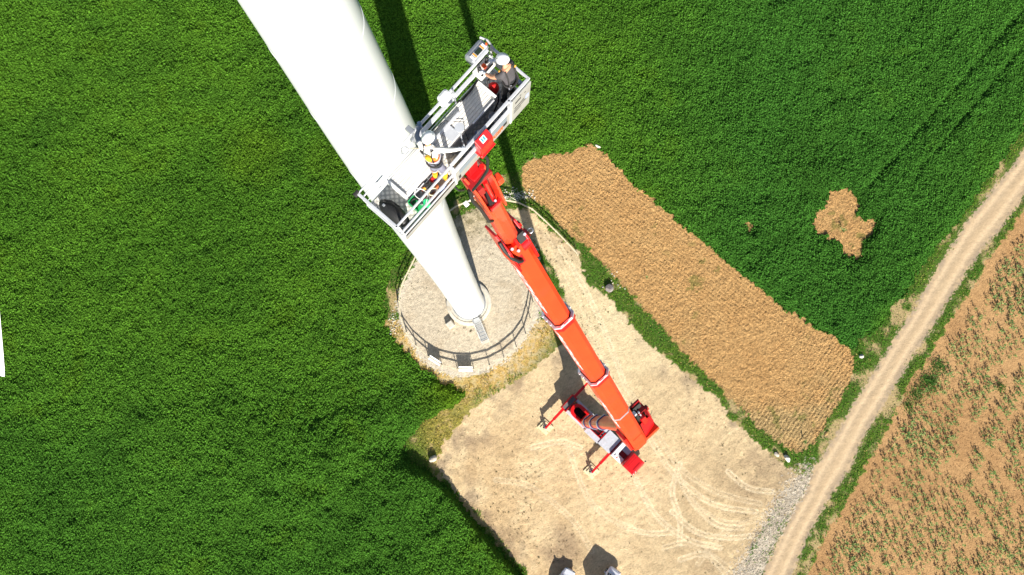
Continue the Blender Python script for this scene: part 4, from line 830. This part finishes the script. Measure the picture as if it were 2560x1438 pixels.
item('steel_hook', 'large steel snap hook hanging behind the worker in orange', 'hook', [('hook', K_().tube([(1.52, 1.02, .9), (1.50, 1.12, .92), (1.40, 1.14, .92), (1.34, 1.06, .9), (1.38, .98, .9), (1.48, .98, .9)], .014, 7), STEEL), ('lanyard', K_().tube([(1.52, 1.0, .9), (1.6, .92, .95), (1.64, .78, 1.1)], .012, 6), WOOD)])
item('orange_flask', 'small orange brown flask beside the blue bottle', 'flask', [('flask', K_().tube([(1.40, .18, .02), (1.40, .18, .16)], .045, 12), mat('orange brown plastic', (.5, .15, .05), .5))])
item('blue_jar', 'round blue and white jar on the floor behind the red electric box', 'jar', [('jar', K_().ball((3.0, .25, .13), (.1, .1, .12), 14, 9), BLUEP), ('cap', K_().tube([(3.0, .25, .24), (3.0, .25, .28)], .05, 12), WHITE)])
item('cloth_bag', 'pale beige cloth bag on the floor in front of the round disc pole', 'bag', [('bag_body', K_().ball((2.18, .22, .14), (.17, .13, .16), 12, 8), mat('beige cloth', (.62, .55, .42), .9)), ('handle', K_().tube([(2.08, .2, .27), (2.16, .2, .36), (2.26, .22, .28)], .014), WOOD)])
item('toolbox', 'grey steel toolbox by the front panel, right of the beige bag', 'toolbox', [('box', K_().box((2.62, .1, .004), (2.88, .30, .2)), GALV), ('lid', K_().box((2.61, .09, .2), (2.89, .31, .23)), ALU), ('handle', K_().tube([(2.68, .2, .23), (2.70, .2, .28), (2.80, .2, .28), (2.82, .2, .23)], .01), BLACK)])
item('bucket', 'white plastic bucket standing on the tread plate near the operator', 'bucket', [('bucket', K_().tube([(3.5, .24, .004), (3.5, .24, .26)], [.09, .115], 18), WHITE), ('contents', K_().tube([(3.5, .24, .262), (3.5, .24, .268)], .1, 18), STEEL)])
item('black_case', 'small black case next to the blue jar', 'case', [('case', K_().box((3.1, .12, .004), (3.32, .28, .22)), BLACK)])
item('harness_strap', 'black strap with clips trailing over the tread plate', 'strap', [('webbing', K_().tube([(4.0, .5, .3), (3.9, .42, .12), (3.78, .4, .03), (3.62, .34, .03), (3.52, .33, .03)], .022, 6), BLACK), ('clip', K_().tube([(3.82, .38, .03), (3.78, .30, .03), (3.86, .27, .03), (3.9, .33, .03)], .015, 6), STEEL)])
for i, (u, v, c_, m_) in enumerate(((1.08, .36, 'red handled pliers lying at the back of the tool tray', REDFAB), (1.02, .2, 'orange handled tool beside the steel cup', LETO), (1.36, .38, 'grey handled wrench by the tray wall', GALV), (1.5, .25, 'navy blue tool roll under the front rail', mat('navy cloth', (.03, .03, .2), .8)))):
    a_ = .6*i; item(['pliers', 'hand_tool', 'wrench', 'tool_roll'][i], c_, 'tool', [('handle', K_().bar((u, v, .12), (u+.14*math.cos(a_), v+.10*math.sin(a_), .14), .035+.03*(i == 3), .03), m_), ('head', K_().bar((u, v, .12), (u-.06*math.cos(a_), v-.05*math.sin(a_), .13), .03, .025), STEEL)])

# ------------------------------------------------------------------ people
def skin_body(name, joints, edges, root, segs, mats, parent):
    me = bpy.data.meshes.new(name); names = list(joints); idx = {k: i for i, k in enumerate(names)}
    me.from_pydata([tuple(joints[k][0]) for k in names], [(idx[a], idx[c]) for a, c in edges], [])
    o = bpy.data.objects.new('tmp', me); COL.objects.link(o); sk = o.modifiers.new('skin', 'SKIN'); sk.use_smooth_shade = True
    if not me.skin_vertices: raise RuntimeError('skin layer')
    for k in names:
        d = me.skin_vertices[0].data[idx[k]]; r = joints[k][1]; d.radius = r if isinstance(r, tuple) else (r, r); d.use_root = (k == root)
    sb_ = o.modifiers.new('sub', 'SUBSURF'); sb_.levels = 2; sb_.render_levels = 2
    dg = bpy.context.evaluated_depsgraph_get(); m2 = bpy.data.meshes.new_from_object(o.evaluated_get(dg)); bpy.data.objects.remove(o)
    A = [(np.array(joints[a][0]), np.array(joints[c][0]), k) for a, c, k in segs]; cent = np.array([p.center[:] for p in m2.polygons])
    best = np.full(len(cent), 1e9); lab = np.zeros(len(cent), int)
    for a, c, k in A:
        d = c-a; t = np.clip(((cent-a)@d)/(d@d), 0, 1); e = np.linalg.norm(cent-a-t[:, None]*d, axis=1); q = e < best; best[q] = e[q]; lab[q] = k
    b = MB(MBK); b.add([v.co[:] for v in m2.vertices], [])
    b.f = [list(p.vertices) for p in m2.polygons]; b.m = lab.tolist(); b.s = [True]*len(b.f)
    return b.build('body', mats, parent)
def glove(parent, c, d, up, m, grip=.75):
    """palm with five fingers curled round a bar; c wrist, d pointing direction, up back of the hand (basket frame)"""
    d = Vector(d).normalized(); up = Vector(up); up = (up-d*up.dot(d)).normalized(); sd = d.cross(up); b = MB(MBK); c = Vector(c)
    R = Matrix((sd, d, up)).transposed()
    b.ball(c+d*.05, (.047, .065, .024), 12, 8, R=R); b.tube([c-d*.06, c-d*.01], [.042, .036], 10)
    for i in range(4):
        o = (i-1.5)*.021; l = (.034, .04, .038, .028)[i]; p = c+d*.095+sd*o; pts = [p]; a = .25
        for k in range(3): a += grip; p = p+(d*math.cos(a)-up*math.sin(a))*l*(1, .8, .65)[k]; pts.append(p)
        b.tube(pts, [.0105, .0105, .0095, .007], 7); b.ball(pts[-1], .0075, 7, 5)
    p = c+d*.03-sd*.04; q = p+(d*.6-sd*.6-up*.5)*.045; b.tube([p, q, q+(d*.8-up*.7)*.032], [.0125, .011, .008], 7); b.ball(q+(d*.8-up*.7)*.032, .009, 7, 5)
    return b.build('glove', m, parent)
def head_parts(parent, hc, fwd, up):
    """face below the helmet, helmet shell with vents, straps"""
    f = Vector(fwd).normalized(); up = Vector(up); up = (up-f*up.dot(f)).normalized(); r = f.cross(up); hc = Vector(hc); R = Matrix((r, f, up)).transposed(); b = MB(MBK)
    b.ball(hc, (.077, .096, .118), 18, 12, R=R); b.ball(hc+f*.098-up*.02, (.013, .02, .022), 8, 6, R=R)
    for s in (-1, 1): b.ball(hc+r*s*.078-up*.01, (.012, .022, .032), 8, 6, R=R)
    b.ball(hc+f*.08-up*.08, (.03, .02, .02), 8, 6, R=R); hd = b.build('head', SKINM, parent)
    e = MB(MBK)
    for s in (-1, 1): e.ball(hc+f*.085+r*s*.032+up*.012, .012, 8, 6)
    e.ball(hc+f*.094-up*.055, (.022, .006, .005), 8, 5, R=R); e.build('eyes_and_mouth', DARK, hd)
    MB(MBK).ball(hc-f*.015+up*.004, (.082, .095, .11), 16, 10, R=R, z0=-.35).build('hair', HAIR, hd)
    h = MB(MBK); hu = hc+up*.035; h.ball(hu, (.134, .166, .135), 26, 12, R=R, z0=-.05)
    h.ball(hu+f*.01, (.142, .176, .02), 26, 6, R=R, z0=-.9); he = h.build('helmet', HELM, parent)
    v = MB(MBK)
    for s in (-1, 1):
        for k in range(3):
            q = Vector((s*.062, -.02-.035*k, .135*math.sqrt(max(0, 1-(.062/.134)**2-((.02+.035*k)/.166)**2)))); v.ball(hu+R @ q, (.006, .013, .006), 7, 5, R=R)
        q = Vector((s*.085, .06, .135*math.sqrt(1-(.085/.134)**2-(.06/.166)**2))); v.ball(hu+R @ q, (.008, .018, .008), 7, 5, R=R)
    v.ball(hu+R @ Vector((0, -.152, .05)), (.02, .008, .012), 7, 5, R=R); v.build('helmet_vent', DARK, he)
    s_ = MB(MBK)
    for s in (-1, 1): s_.tube([hc+r*s*.09+up*.02, hc+r*s*.07+f*.03-up*.08, hc+f*.05-up*.125], .007, 6)
    s_.build('chin_strap', DARK, he)
# worker in orange hi-vis, facing the tower end of the rail, arms spread to both rails
p1 = thing('person', tuple(bw(1.58, .33, .0)), 0, 'worker in white helmet and orange hi-vis holding the rails on both sides', 'person', 'workers in the basket')
J1 = {'pelvis': ((1.64, .35, .93), (.15, .12)), 'waist': ((1.67, .37, 1.08), (.135, .11)), 'chest': ((1.71, .47, 1.30), (.17, .13)), 'neck': ((1.75, .56, 1.50), .062), 'headb': ((1.79, .59, 1.60), .06),
      'shL': ((1.68, .74, 1.43), .078), 'elL': ((1.80, .96, 1.28), .055), 'wrL': ((2.02, 1.08, 1.18), .038), 'shR': ((1.81, .38, 1.43), .08), 'elR': ((2.02, .20, 1.27), .058), 'wrR': ((2.22, .07, 1.16), .038),
      'hiL': ((1.62, .39, .86), .105), 'knL': ((1.60, .37, .48), .078), 'anL': ((1.54, .36, .10), .055), 'toL': ((1.68, .38, .05), .045),
      'hiR': ((1.68, .22, .86), .105), 'knR': ((1.72, .17, .48), .078), 'anR': ((1.66, .15, .10), .055), 'toR': ((1.80, .17, .05), .045)}
ED = [('pelvis', 'waist'), ('waist', 'chest'), ('chest', 'neck'), ('neck', 'headb'), ('chest', 'shL'), ('shL', 'elL'), ('elL', 'wrL'), ('chest', 'shR'), ('shR', 'elR'), ('elR', 'wrR'),
      ('pelvis', 'hiL'), ('hiL', 'knL'), ('knL', 'anL'), ('anL', 'toL'), ('pelvis', 'hiR'), ('hiR', 'knR'), ('knR', 'anR'), ('anR', 'toR')]
def mid(J, n_, a, c, t=.5): J[n_] = (tuple(np.array(J[a][0])*(1-t)+np.array(J[c][0])*t), 0); return n_
Jx = dict(J1)
mid(Jx, 'ch2', 'waist', 'chest', .85)
for s in 'LR': mid(Jx, 'th'+s, 'hi'+s, 'kn'+s, .72); mid(Jx, 'sh2'+s, 'sh'+s, 'chest', .5)
def seg_body(J, segs, mats, parent): return skin_body('body', D2({k: v for k, v in J.items() if k in J1}, J), ED, 'pelvis', segs, mats, parent)
class D2(dict):
    def __init__(s, b, f): super().__init__(b); s.f = f
    def __missing__(s, k): return s.f[k]
seg_body(Jx, [('pelvis', 'waist', 0), ('waist', 'ch2', 1), ('ch2', 'chest', 3), ('chest', 'neck', 3), ('neck', 'headb', 2), ('chest', 'sh2L', 3), ('sh2L', 'shL', 3), ('shL', 'elL', 4), ('elL', 'wrL', 4), ('chest', 'sh2R', 3), ('sh2R', 'shR', 3), ('shR', 'elR', 3), ('elR', 'wrR', 3),
  ('pelvis', 'hiL', 0), ('hiL', 'thL', 0), ('thL', 'knL', 5), ('knL', 'anL', 5), ('anL', 'toL', 6), ('pelvis', 'hiR', 0), ('hiR', 'thR', 0), ('thR', 'knR', 5), ('knR', 'anR', 5), ('anR', 'toR', 6)],
  [TROUSG, HIVIS, SKINM, SHIRTW, SLEEVE, YTROUS, BOOT], p1)
head_parts(p1, (1.83, .60, 1.68), (1, .25, -.25), (.15, .05, 1))
glove(p1, (2.03, 1.08, 1.185), (.25, .5, -.1), (0, 0, 1), GLOVEB); glove(p1, (2.23, .06, 1.165), (.5, -.5, -.1), (0, 0, 1), GLOVEW)
hz_ = MB(MBK)
for s in (-1, 1): hz_.tube([(1.58, .42+s*.16, 1.10), (1.60, .46+s*.13, 1.30), (1.68, .52+s*.11, 1.50), (1.84, .50+s*.10, 1.42), (1.86, .44+s*.1, 1.2)], .018, 6)
hz_.tube([(1.66+.165*math.cos(t), .37+.165*math.sin(t), 1.08) for t in np.linspace(0, 6.283, 17)], .022, 6); hz_.build('harness', DARK, p1)
rf = MB(MBK); rf.tube([(1.695+.168*math.cos(t), .43+.185*math.sin(t), 1.20) for t in np.linspace(0, 6.283, 21)], .016, 6)
for s, (kx, ky) in ((0, (1.60, .375)), (1, (1.715, .18))): rf.tube([(kx+.095*math.cos(t), ky+.095*math.sin(t), .60) for t in np.linspace(0, 6.283, 15)], .014, 6)
rf.build('reflective_band', SILV, p1)
MB(MBK).ball((1.56, .40, 1.36), (.06, .09, .05), 10, 7).build('yellow_pouch', mat('yellow cloth', (.8, .5, .02), .8), p1)
MB(MBK).box((1.60, .62, 1.0), (1.68, .74, 1.1)).build('belt_pouch', DARK, p1, .02)
# operator in black at the console
p2 = thing('person', tuple(bw(4.14, .36, 0)), 0, 'operator in white helmet and charcoal t-shirt working the control console', 'person', 'workers in the basket')
J2 = {'pelvis': ((4.15, .28, .93), (.15, .12)), 'waist': ((4.16, .30, 1.08), (.14, .115)), 'chest': ((4.17, .38, 1.29), (.18, .14)), 'neck': ((4.18, .45, 1.48), .062), 'headb': ((4.18, .49, 1.57), .06),
      'shL': ((3.99, .40, 1.40), .085), 'elL': ((3.90, .60, 1.19), .052), 'wrL': ((3.89, .82, 1.09), .036), 'shR': ((4.36, .43, 1.41), .085), 'elR': ((4.40, .64, 1.22), .052), 'wrR': ((4.24, .83, 1.12), .036),
      'hiL': ((4.05, .30, .86), .105), 'knL': ((4.03, .36, .48), .078), 'anL': ((4.02, .30, .10), .055), 'toL': ((4.0, .43, .05), .045),
      'hiR': ((4.26, .30, .86), .105), 'knR': ((4.28, .35, .48), .078), 'anR': ((4.28, .28, .10), .055), 'toR': ((4.30, .41, .05), .045)}
Jy = dict(J2)
for s in 'LR': mid(Jy, 'sl'+s, 'sh'+s, 'el'+s, .5)
seg_body(Jy, [('pelvis', 'waist', 0), ('waist', 'chest', 1), ('neck', 'headb', 2), ('chest', 'shL', 1), ('shL', 'slL', 1), ('slL', 'elL', 2), ('elL', 'wrL', 2), ('chest', 'shR', 1), ('shR', 'slR', 1), ('slR', 'elR', 2), ('elR', 'wrR', 2),
  ('pelvis', 'hiL', 0), ('hiL', 'knL', 0), ('knL', 'anL', 0), ('anL', 'toL', 3), ('pelvis', 'hiR', 0), ('hiR', 'knR', 0), ('knR', 'anR', 0), ('anR', 'toR', 3)], [TROUSB, TSHIRT, SKINM, BOOT], p2)
head_parts(p2, (4.19, .52, 1.65), (-.15, 1, -.45), (0, .2, 1))
glove(p2, (3.89, .83, 1.095), (0, .6, -.15), (0, 0, 1), GLOVEW, .5); glove(p2, (4.23, .84, 1.12), (-.25, .5, -.1), (0, 0, 1), GLOVEW, .5)
hz_ = MB(MBK)
for s in (-1, 1): hz_.tube([(4.16+s*.15, .16, 1.05), (4.17+s*.13, .23, 1.28), (4.18+s*.11, .36, 1.49), (4.18+s*.12, .54, 1.34), (4.16+s*.14, .42, 1.08)], .018, 6)
hz_.tube([(4.155+.175*math.cos(t), .29+.155*math.sin(t), 1.05) for t in np.linspace(0, 6.283, 17)], .024, 6); hz_.build('harness', DARK, p2)
b = MB(MBK); b.ball((4.03, .49, 1.42), (.03, .03, .03)); b.ball((4.33, .30, 1.46), (.03, .02, .04)); b.build('harness_buckle', YELLOW, p2)
b = MB(MBK); b.tube([(4.04+.05*math.cos(t), .17+.02*math.sin(t), 1.04+.05*math.sin(t)) for t in np.linspace(0, 6.283, 13)], .009, 6); b.build('belt_ring', SILV, p2)

# ------------------------------------------------------------------ timber pads under the outriggers
pads = [((.48, -4.7), 'timber cribbing under the rear right outrigger foot, left of the truck tail'), ((.48, 4.7), 'timber cribbing under the rear left outrigger foot, half hidden by the boom'), ((9.35, -4.7), 'timber cribbing under the front right outrigger foot, below the cab'), ((9.35, 4.7), 'timber cribbing under the front left outrigger foot beneath the elbow')]
for (x, y), lab in pads:
    t = thing('timber_pad', tuple(TR0 @ Vector((x, y, 0))), 0, lab, 'pad', 'timber pads under the outriggers')
    for k in range(3): T_().box((x-.85, y-.78+k*.54, -.05), (x+.85, y-.30+k*.54, .14)).build('beam', CRIB, t, .02)
    for k in range(2): T_().box((x-.5+k*.52, y-.6, .142), (x-.04+k*.52, y+.6, .235)).build('beam', CRIB, t, .015)

# ------------------------------------------------------------------ cars parked at the bottom edge
def car(loc, heading, L_, wd, ht, hood, label, van):
    M = Matrix.Translation((*loc, 0)) @ Matrix.Rotation(heading, 4, 'Z'); t = thing('parked_van' if van else 'parked_car', (*loc, 0), heading, label, 'van' if van else 'car', 'white vehicles at the yard edge'); Q = lambda: MB(M)
    if van: pr = [(0, .35), (0, .75), (-.12, 1.02), (-hood, 1.25), (-hood-.95, ht-.08), (-hood-1.3, ht), (-L_+.1, ht), (-L_, ht-.2), (-L_, .35)]; gi = (3, 4)
    else: pr = [(0, .32), (0, .6), (-.15, .78), (-hood, .98), (-hood-.8, ht-.06), (-hood-1.1, ht), (-L_+.9, ht-.1), (-L_+.1, .95), (-L_, .8), (-L_, .32)]; gi = (3, 4)
    n = len(pr); b = Q(); vs = []
    for s in (-1, 1):
        for x, z in pr: k = 1-.16*max(0, (z-.95)/(ht-.95)); nose = 1-.13*sstep(-.7, 0, np.array(x)); vs.append((x, s*wd/2*k*float(nose), z))
    b.add(vs, [tuple(range(n)), tuple(range(2*n-1, n-1, -1))]+[((i+1) % n, i, n+i, n+(i+1) % n) for i in range(n)]); body = b.build('body', CARW, t, .2)
    (x0, z0), (x1, z1) = pr[gi[0]], pr[gi[1]]; e = Vector((z1-z0, 0, x0-x1)).normalized()*.02; y0, y1 = wd/2*.88, wd/2*.76
    x0 -= .06; x1 += .05
    Q().add([(x0+e.x, -y0, z0+.05+e.z), (x0+e.x, y0, z0+.05+e.z), (x1+e.x, y1, z1-.03+e.z), (x1+e.x, -y1, z1-.03+e.z)], [(0, 1, 2, 3)]).build('windscreen', GLASS, t)
    Q().add([(x0+e.x*1.3-.12, .45, z0+.19+e.z*1.3), (x0+e.x*1.3-.12, .62, z0+.19+e.z*1.3), (x0+e.x*1.3-.28, .60, z0+.385+e.z*1.3), (x0+e.x*1.3-.28, .43, z0+.385+e.z*1.3)], [(0, 1, 2, 3)]).build('window_sticker', BLUEP, t)
    for s in (-1, 1):
        Q().box((-.10, s*wd*.33-.2, .62), (-.02, s*wd*.33+.2, .78)).build('headlight', GLASS, t, .02)
        m_ = Q(); m_.box((-hood-.35, s*(wd/2+.16)-.13, 1.05), (-hood-.2, s*(wd/2+.16)+.13, 1.25)); m_.build('mirror', CARW, t, .03)
        for x in (-.9, -L_+.9):
            wq = Q().tube([(x, s*(wd/2-.22), .33), (x, s*(wd/2-.01), .33)], .33, 20).build('wheel', BLACK, t); Q().tube([(x, s*(wd/2-.012), .33), (x, s*(wd/2+.004), .33)], .2, 14).build('rim', GALV, wq)
        Q().add([(-hood-1.0, s*wd/2*.915, 1.2), (-L_+1.6, s*wd/2*.935, 1.2), (-L_+1.6, s*wd/2*.885, ht-.25), (-hood-1.3, s*wd/2*.885, ht-.25)], [(0, 1, 2, 3) if s > 0 else (3, 2, 1, 0)]).build('side_window', GLASS, t)
    b = Q()
    for s in (-1, 1): b.tube([(x0+.07, s*.5, z0+.08), (x0-.05, s*.1, z0+.16)], .012, 5)
    b.build('wiper', BLACK, t)
g = P(1541, 1424, 1.0); hd_ = math.atan2(.83, .56)
car((g[0], g[1]), hd_, 5.0, 1.95, 2.35, .85, 'white van with a blue windscreen sticker at the bottom edge of the yard', True)
g = P(1427, 1424, .7); car((g[0], g[1]), math.atan2(.86, .46), 4.3, 1.78, 1.5, 1.05, 'smaller white car at the bottom edge, left of the white van', False)

# ------------------------------------------------------------------ rocks
def rock(px, py, sx, sy, sz, rot, m_, label, seed, flat=.0, cat='rock', name='rock', grp=None):
    g = P(px, py); rs = np.random.default_rng(seed); b = MB(); dirs = rs.normal(0, 1, (14, 3)); dirs /= np.linalg.norm(dirs, axis=1)[:, None]; off = rs.uniform(.62, .95, 14)
    nu, nv = 22, 14; vs = []
    for i in range(nv+1):
        a = -math.pi/2+math.pi*i/nv
        for j in range(nu):
            t = 2*math.pi*j/nu; d = np.array([math.cos(a)*math.cos(t), math.cos(a)*math.sin(t), math.sin(a)]); k = dirs@d; r = min([1.]+[o/q for o, q in zip(off, k) if q > .2]); d = d*r
            x, y = d[0]*sx, d[1]*sy; vs.append((g[0]+x*math.cos(rot)-y*math.sin(rot), g[1]+x*math.sin(rot)+y*math.cos(rot), max(-.02, sz*.55+d[2]*sz)))
    b.add(vs, [(i*nu+j, i*nu+(j+1) % nu, (i+1)*nu+(j+1) % nu, (i+1)*nu+j) for i in range(nv) for j in range(nu)])
    return tag(b.build(name, m_, None, 0, origin=(g[0], g[1], 0)), label, cat, grp)
rock(1523, 721, .75, .6, .5, .4, ROCKG, 'grey pointed boulder in the grass beside the ploughed strip', 3)
rock(1082, 1147, .68, .5, .5, .7, ROCKM, 'pale tan boulder at the left corner of the sandy yard', 5)
rock(1966, 1146, .62, .38, .4, -.9, ROCKW, 'pale limestone boulder at the corner between yard and ploughed strip', 8)
rock(1941, 1136, .42, .32, .25, -.7, ROCKM, 'small flat tan stone left of the limestone boulder', 9)
rock(1494, 366, .5, .22, .2, -.5, ROCKW, 'white stone slab at the top corner of the ploughed strip', 11)
rock(2153, 891, .38, .3, .2, .2, ROCKW, 'white stone in the verge at the right corner of the ploughed strip', 12)
rock(2067, 1083, .5, .22, .08, .9, mat('tan clay lump', (.42, .25, .11), .9, var=.2, bump=.03), 'flat clay coloured lump in the verge beside the road', 13)
for i, (px, py, n_, lab) in enumerate(((1285, 489, 260, 'heap of white grey stones outside the fence near the ploughed strip'), (982, 812, 60, 'scatter of white stones on the outer left edge of the gravel pad'))):
    V_ = []; F_ = []; rs = np.random.default_rng(40+i); g = P(px, py); b = MB()
    for k in range(n_):
        a = rs.normal(0, 1, 2)*((1.2, .40) if i == 0 else (.28, 1.0)); r = rs.uniform(.05, .13); b.ball((g[0]+a[0], g[1]+a[1], r*.35), (r, r*rs.uniform(.6, 1), r*.7), 7, 5)
    for q in range(len(b.s)): b.s[q] = False
    tag(b.build('stone_heap', ROCKW, None), lab, 'stones', None, 'stuff')
for i, (px, py) in enumerate(((1530,685),(1535,690),(1528,702),(1542,680),(1545,712),(1550,718),(1507,718),(1532,708),(1562,722))):
    rock(px, py, .13, .1, .08, i, ROCKW, 'fist sized white stone in the grass around the grey boulder', 60+i, grp='white stones by the grey boulder', name='white_stone', cat='stone')

# ------------------------------------------------------------------ rotor blade tip at the left edge
zt = 70.6; tip = Vector(P(7, 941, zt)); rootp = Vector(P(-34, 560, zt+6)); ba = (rootp-tip); BLn = ba.length; ba.normalize(); bx_ = Vector((1, .1, 0)); bx_ = (bx_-ba*bx_.dot(ba)).normalized(); by_ = ba.cross(bx_); b = MB(); vs = []; nb = 16
st_ = [(0, .16, .02), (.06, .30, .035), (.6, .46, .05), (2, .62, .08), (5, .85, .13), (9, 1.15, .2), (16, 1.6, .3)]
for d, c, th in st_:
    o = tip+ba*d
    for j in range(nb): t = 2*math.pi*j/nb; vs.append(o+bx_*(c*.5*math.cos(t)-c*.34+.05)+by_*th*.5*math.sin(t)*(1+.5*math.cos(t)))
b.add(vs, [(i*nb+j, i*nb+(j+1) % nb, (i+1)*nb+(j+1) % nb, (i+1)*nb+j) for i in range(len(st_)-1) for j in range(nb)], 0, True); b.add(vs[:nb], [tuple(range(nb-1, -1, -1))])
tag(b.build('rotor_blade', BLADEM, None), 'white rotor blade tip hanging in at the left edge over the crop', 'blade')

# ------------------------------------------------------------------ seedlings on the sown field
def weed_mesh(k):
    n = 16+4*k; r = np.abs(RNG.normal(0, .13+.03*k, n)); a = RNG.uniform(0, 6.283, n); z = .06+RNG.random(n)*(.20+.06*k)*np.exp(-r*2)
    c = mixc(C3(.28,.37,.14), C3(.08,.18,.04), RNG.random((n, 1))**1.3)*(.7+.5*RNG.random((n, 1)))
    V, Fq, cc_ = leaves(r*np.cos(a), r*np.sin(a), z*2.2, c, .105, .6, .6); return V, Fq, cc_
wm = [weed_mesh(k) for k in range(4)]; wmesh = []
for k, (V, Fq, cc_) in enumerate(wm):
    o = np_mesh('seedling_plant', V, Fq, LEAF, cc_); wmesh.append(o.data); bpy.data.objects.remove(o)
wx, wy = sample(72000, (22, 92, -40, 52)); kc, ii, jj = grid_cls(wx, wy); den = fbm(wx, wy, 5, 131, 4); den2 = fbm(wx, wy, 1.6, 133, 3)
pr_ = .10+.42*sstep(.22,.50,den)*sstep(.34,.50,den2)
for px, py, r in ((2330,950,2.6),(2240,985,2),(2440,640,4),(2500,700,4),(2300,1060,2.2)): g = P(px, py); pr_ = pr_+.6*(1-sstep(.4*r, r, np.hypot(wx-g[0], wy-g[1])))
for x0, y0, x1, y1 in ((2560,880,2380,1180),(2580,960,2440,1220),(2440,1100,2600,1330),(2420,1010,2400,1200)):
    pr_ = pr_*sstep(.4, 1.0, dist(wx, wy, world([(x0, y0), (x1, y1)])))
k = (kc == 2) & (RNG.random(len(wx)) < pr_) & (np.minimum(dl, dr)[ii, jj] > 3.4); kx, ky = wx[k], wy[k]; _, first = np.unique(np.floor(kx/.62).astype(int)*100003+np.floor(ky/.62).astype(int), return_index=True); k = np.nonzero(k)[0][first]; wx, wy = wx[k], wy[k]
wsz = RNG.uniform(.45, 1.12, len(wx))*(.8+.5*den[k]); order = np.argsort(-wsz); vis = [i for i in order if 0 < proj((wx[i], wy[i], 0))[0] < 2550 and 0 < proj((wx[i], wy[i], 0))[1] < 1430]
ind = set(vis[:300]); rest = [i for i in range(len(wx)) if i not in ind]
for i in vis[:300]:
    o = bpy.data.objects.new('seedling_plant', wmesh[random.randrange(4)]); COL.objects.link(o); o.location = (wx[i], wy[i], 0); o.rotation_euler = (0, 0, random.uniform(0, 6.28)); s_ = float(wsz[i]); o.scale = (s_, s_, s_)
    tag(o, 'small leafy green seedling on the bare brown field right of the road', 'plant', 'seedlings on the brown field')
Vs, Fs, Cs = [], [], []; nV = 0
for i in rest:
    V, Fq, cc_ = wm[random.randrange(4)]; a = random.uniform(0, 6.28); ca, sa_ = math.cos(a), math.sin(a); Q = V*wsz[i]
    Vs.append(np.stack([wx[i]+Q[:, 0]*ca-Q[:, 1]*sa_, wy[i]+Q[:, 0]*sa_+Q[:, 1]*ca, Q[:, 2]], 1)); Fs.append(Fq+nV); Cs.append(cc_); nV += len(V)
tag(np_mesh('seedlings', np.vstack(Vs), np.vstack(Fs), LEAF, np.vstack(Cs)), 'many smaller green seedlings sprouting all over the brown field', 'plants', None, 'stuff')
Vs, Fs, Cs, nV = [], [], [], 0
for px, py, r, m in ((2322,955,1.5,900),(2345,915,1.1,420),(2290,985,1.2,420),(2270,1015,.9,220)):
    g = P(px, py); q = RNG.normal(0, .55, (m, 2))*r; V, Fq, cc_ = leaves(g[0]+q[:, 0], g[1]+q[:, 1], .05+RNG.random(m)*.35, np.tile(C3(.055,.14,.025), (m, 1))*(.6+.9*RNG.random((m, 1))), .10, .7, .5)
    Vs.append(V); Fs.append(Fq+nV); Cs.append(cc_); nV += len(V)
tag(np_mesh('weed_patch', np.vstack(Vs), np.vstack(Fs), LEAF, np.vstack(Cs)), 'dense dark green patch of weeds at the road side edge of the brown field', 'weeds', None, 'stuff')
g = P(2500, 969); q = RNG.normal(0, 1, (140, 2))*.35; V, Fq, cc_ = leaves(g[0]+q[:, 0], g[1]+q[:, 1], .1+RNG.random(140)*.55, np.tile(C3(.05,.12,.02), (140, 1))*(.6+.8*RNG.random((140, 1))), .12, .8, .5)
tag(np_mesh('bush', V, Fq, LEAF, cc_, origin=(g[0], g[1], 0)), 'dark green round bush alone on the brown field near the right edge', 'bush')
for i, (px, py, lab) in enumerate(((1616, 693, 'tiny green weed on the upper middle of the ploughed strip'), (1336, 389, 'dark green weed at the top left edge of the ploughed strip'), (2010, 1105, 'green weed clump at the lower tip of the ploughed strip'), (2105, 575, 'green weed on the small bare spot in the crop'))):
    g = P(px, py); o = bpy.data.objects.new('weed_plant', wmesh[i]); COL.objects.link(o); o.location = (g[0], g[1], 0); o.scale = (1.2, 1.2, 1.3); tag(o, lab, 'plant')
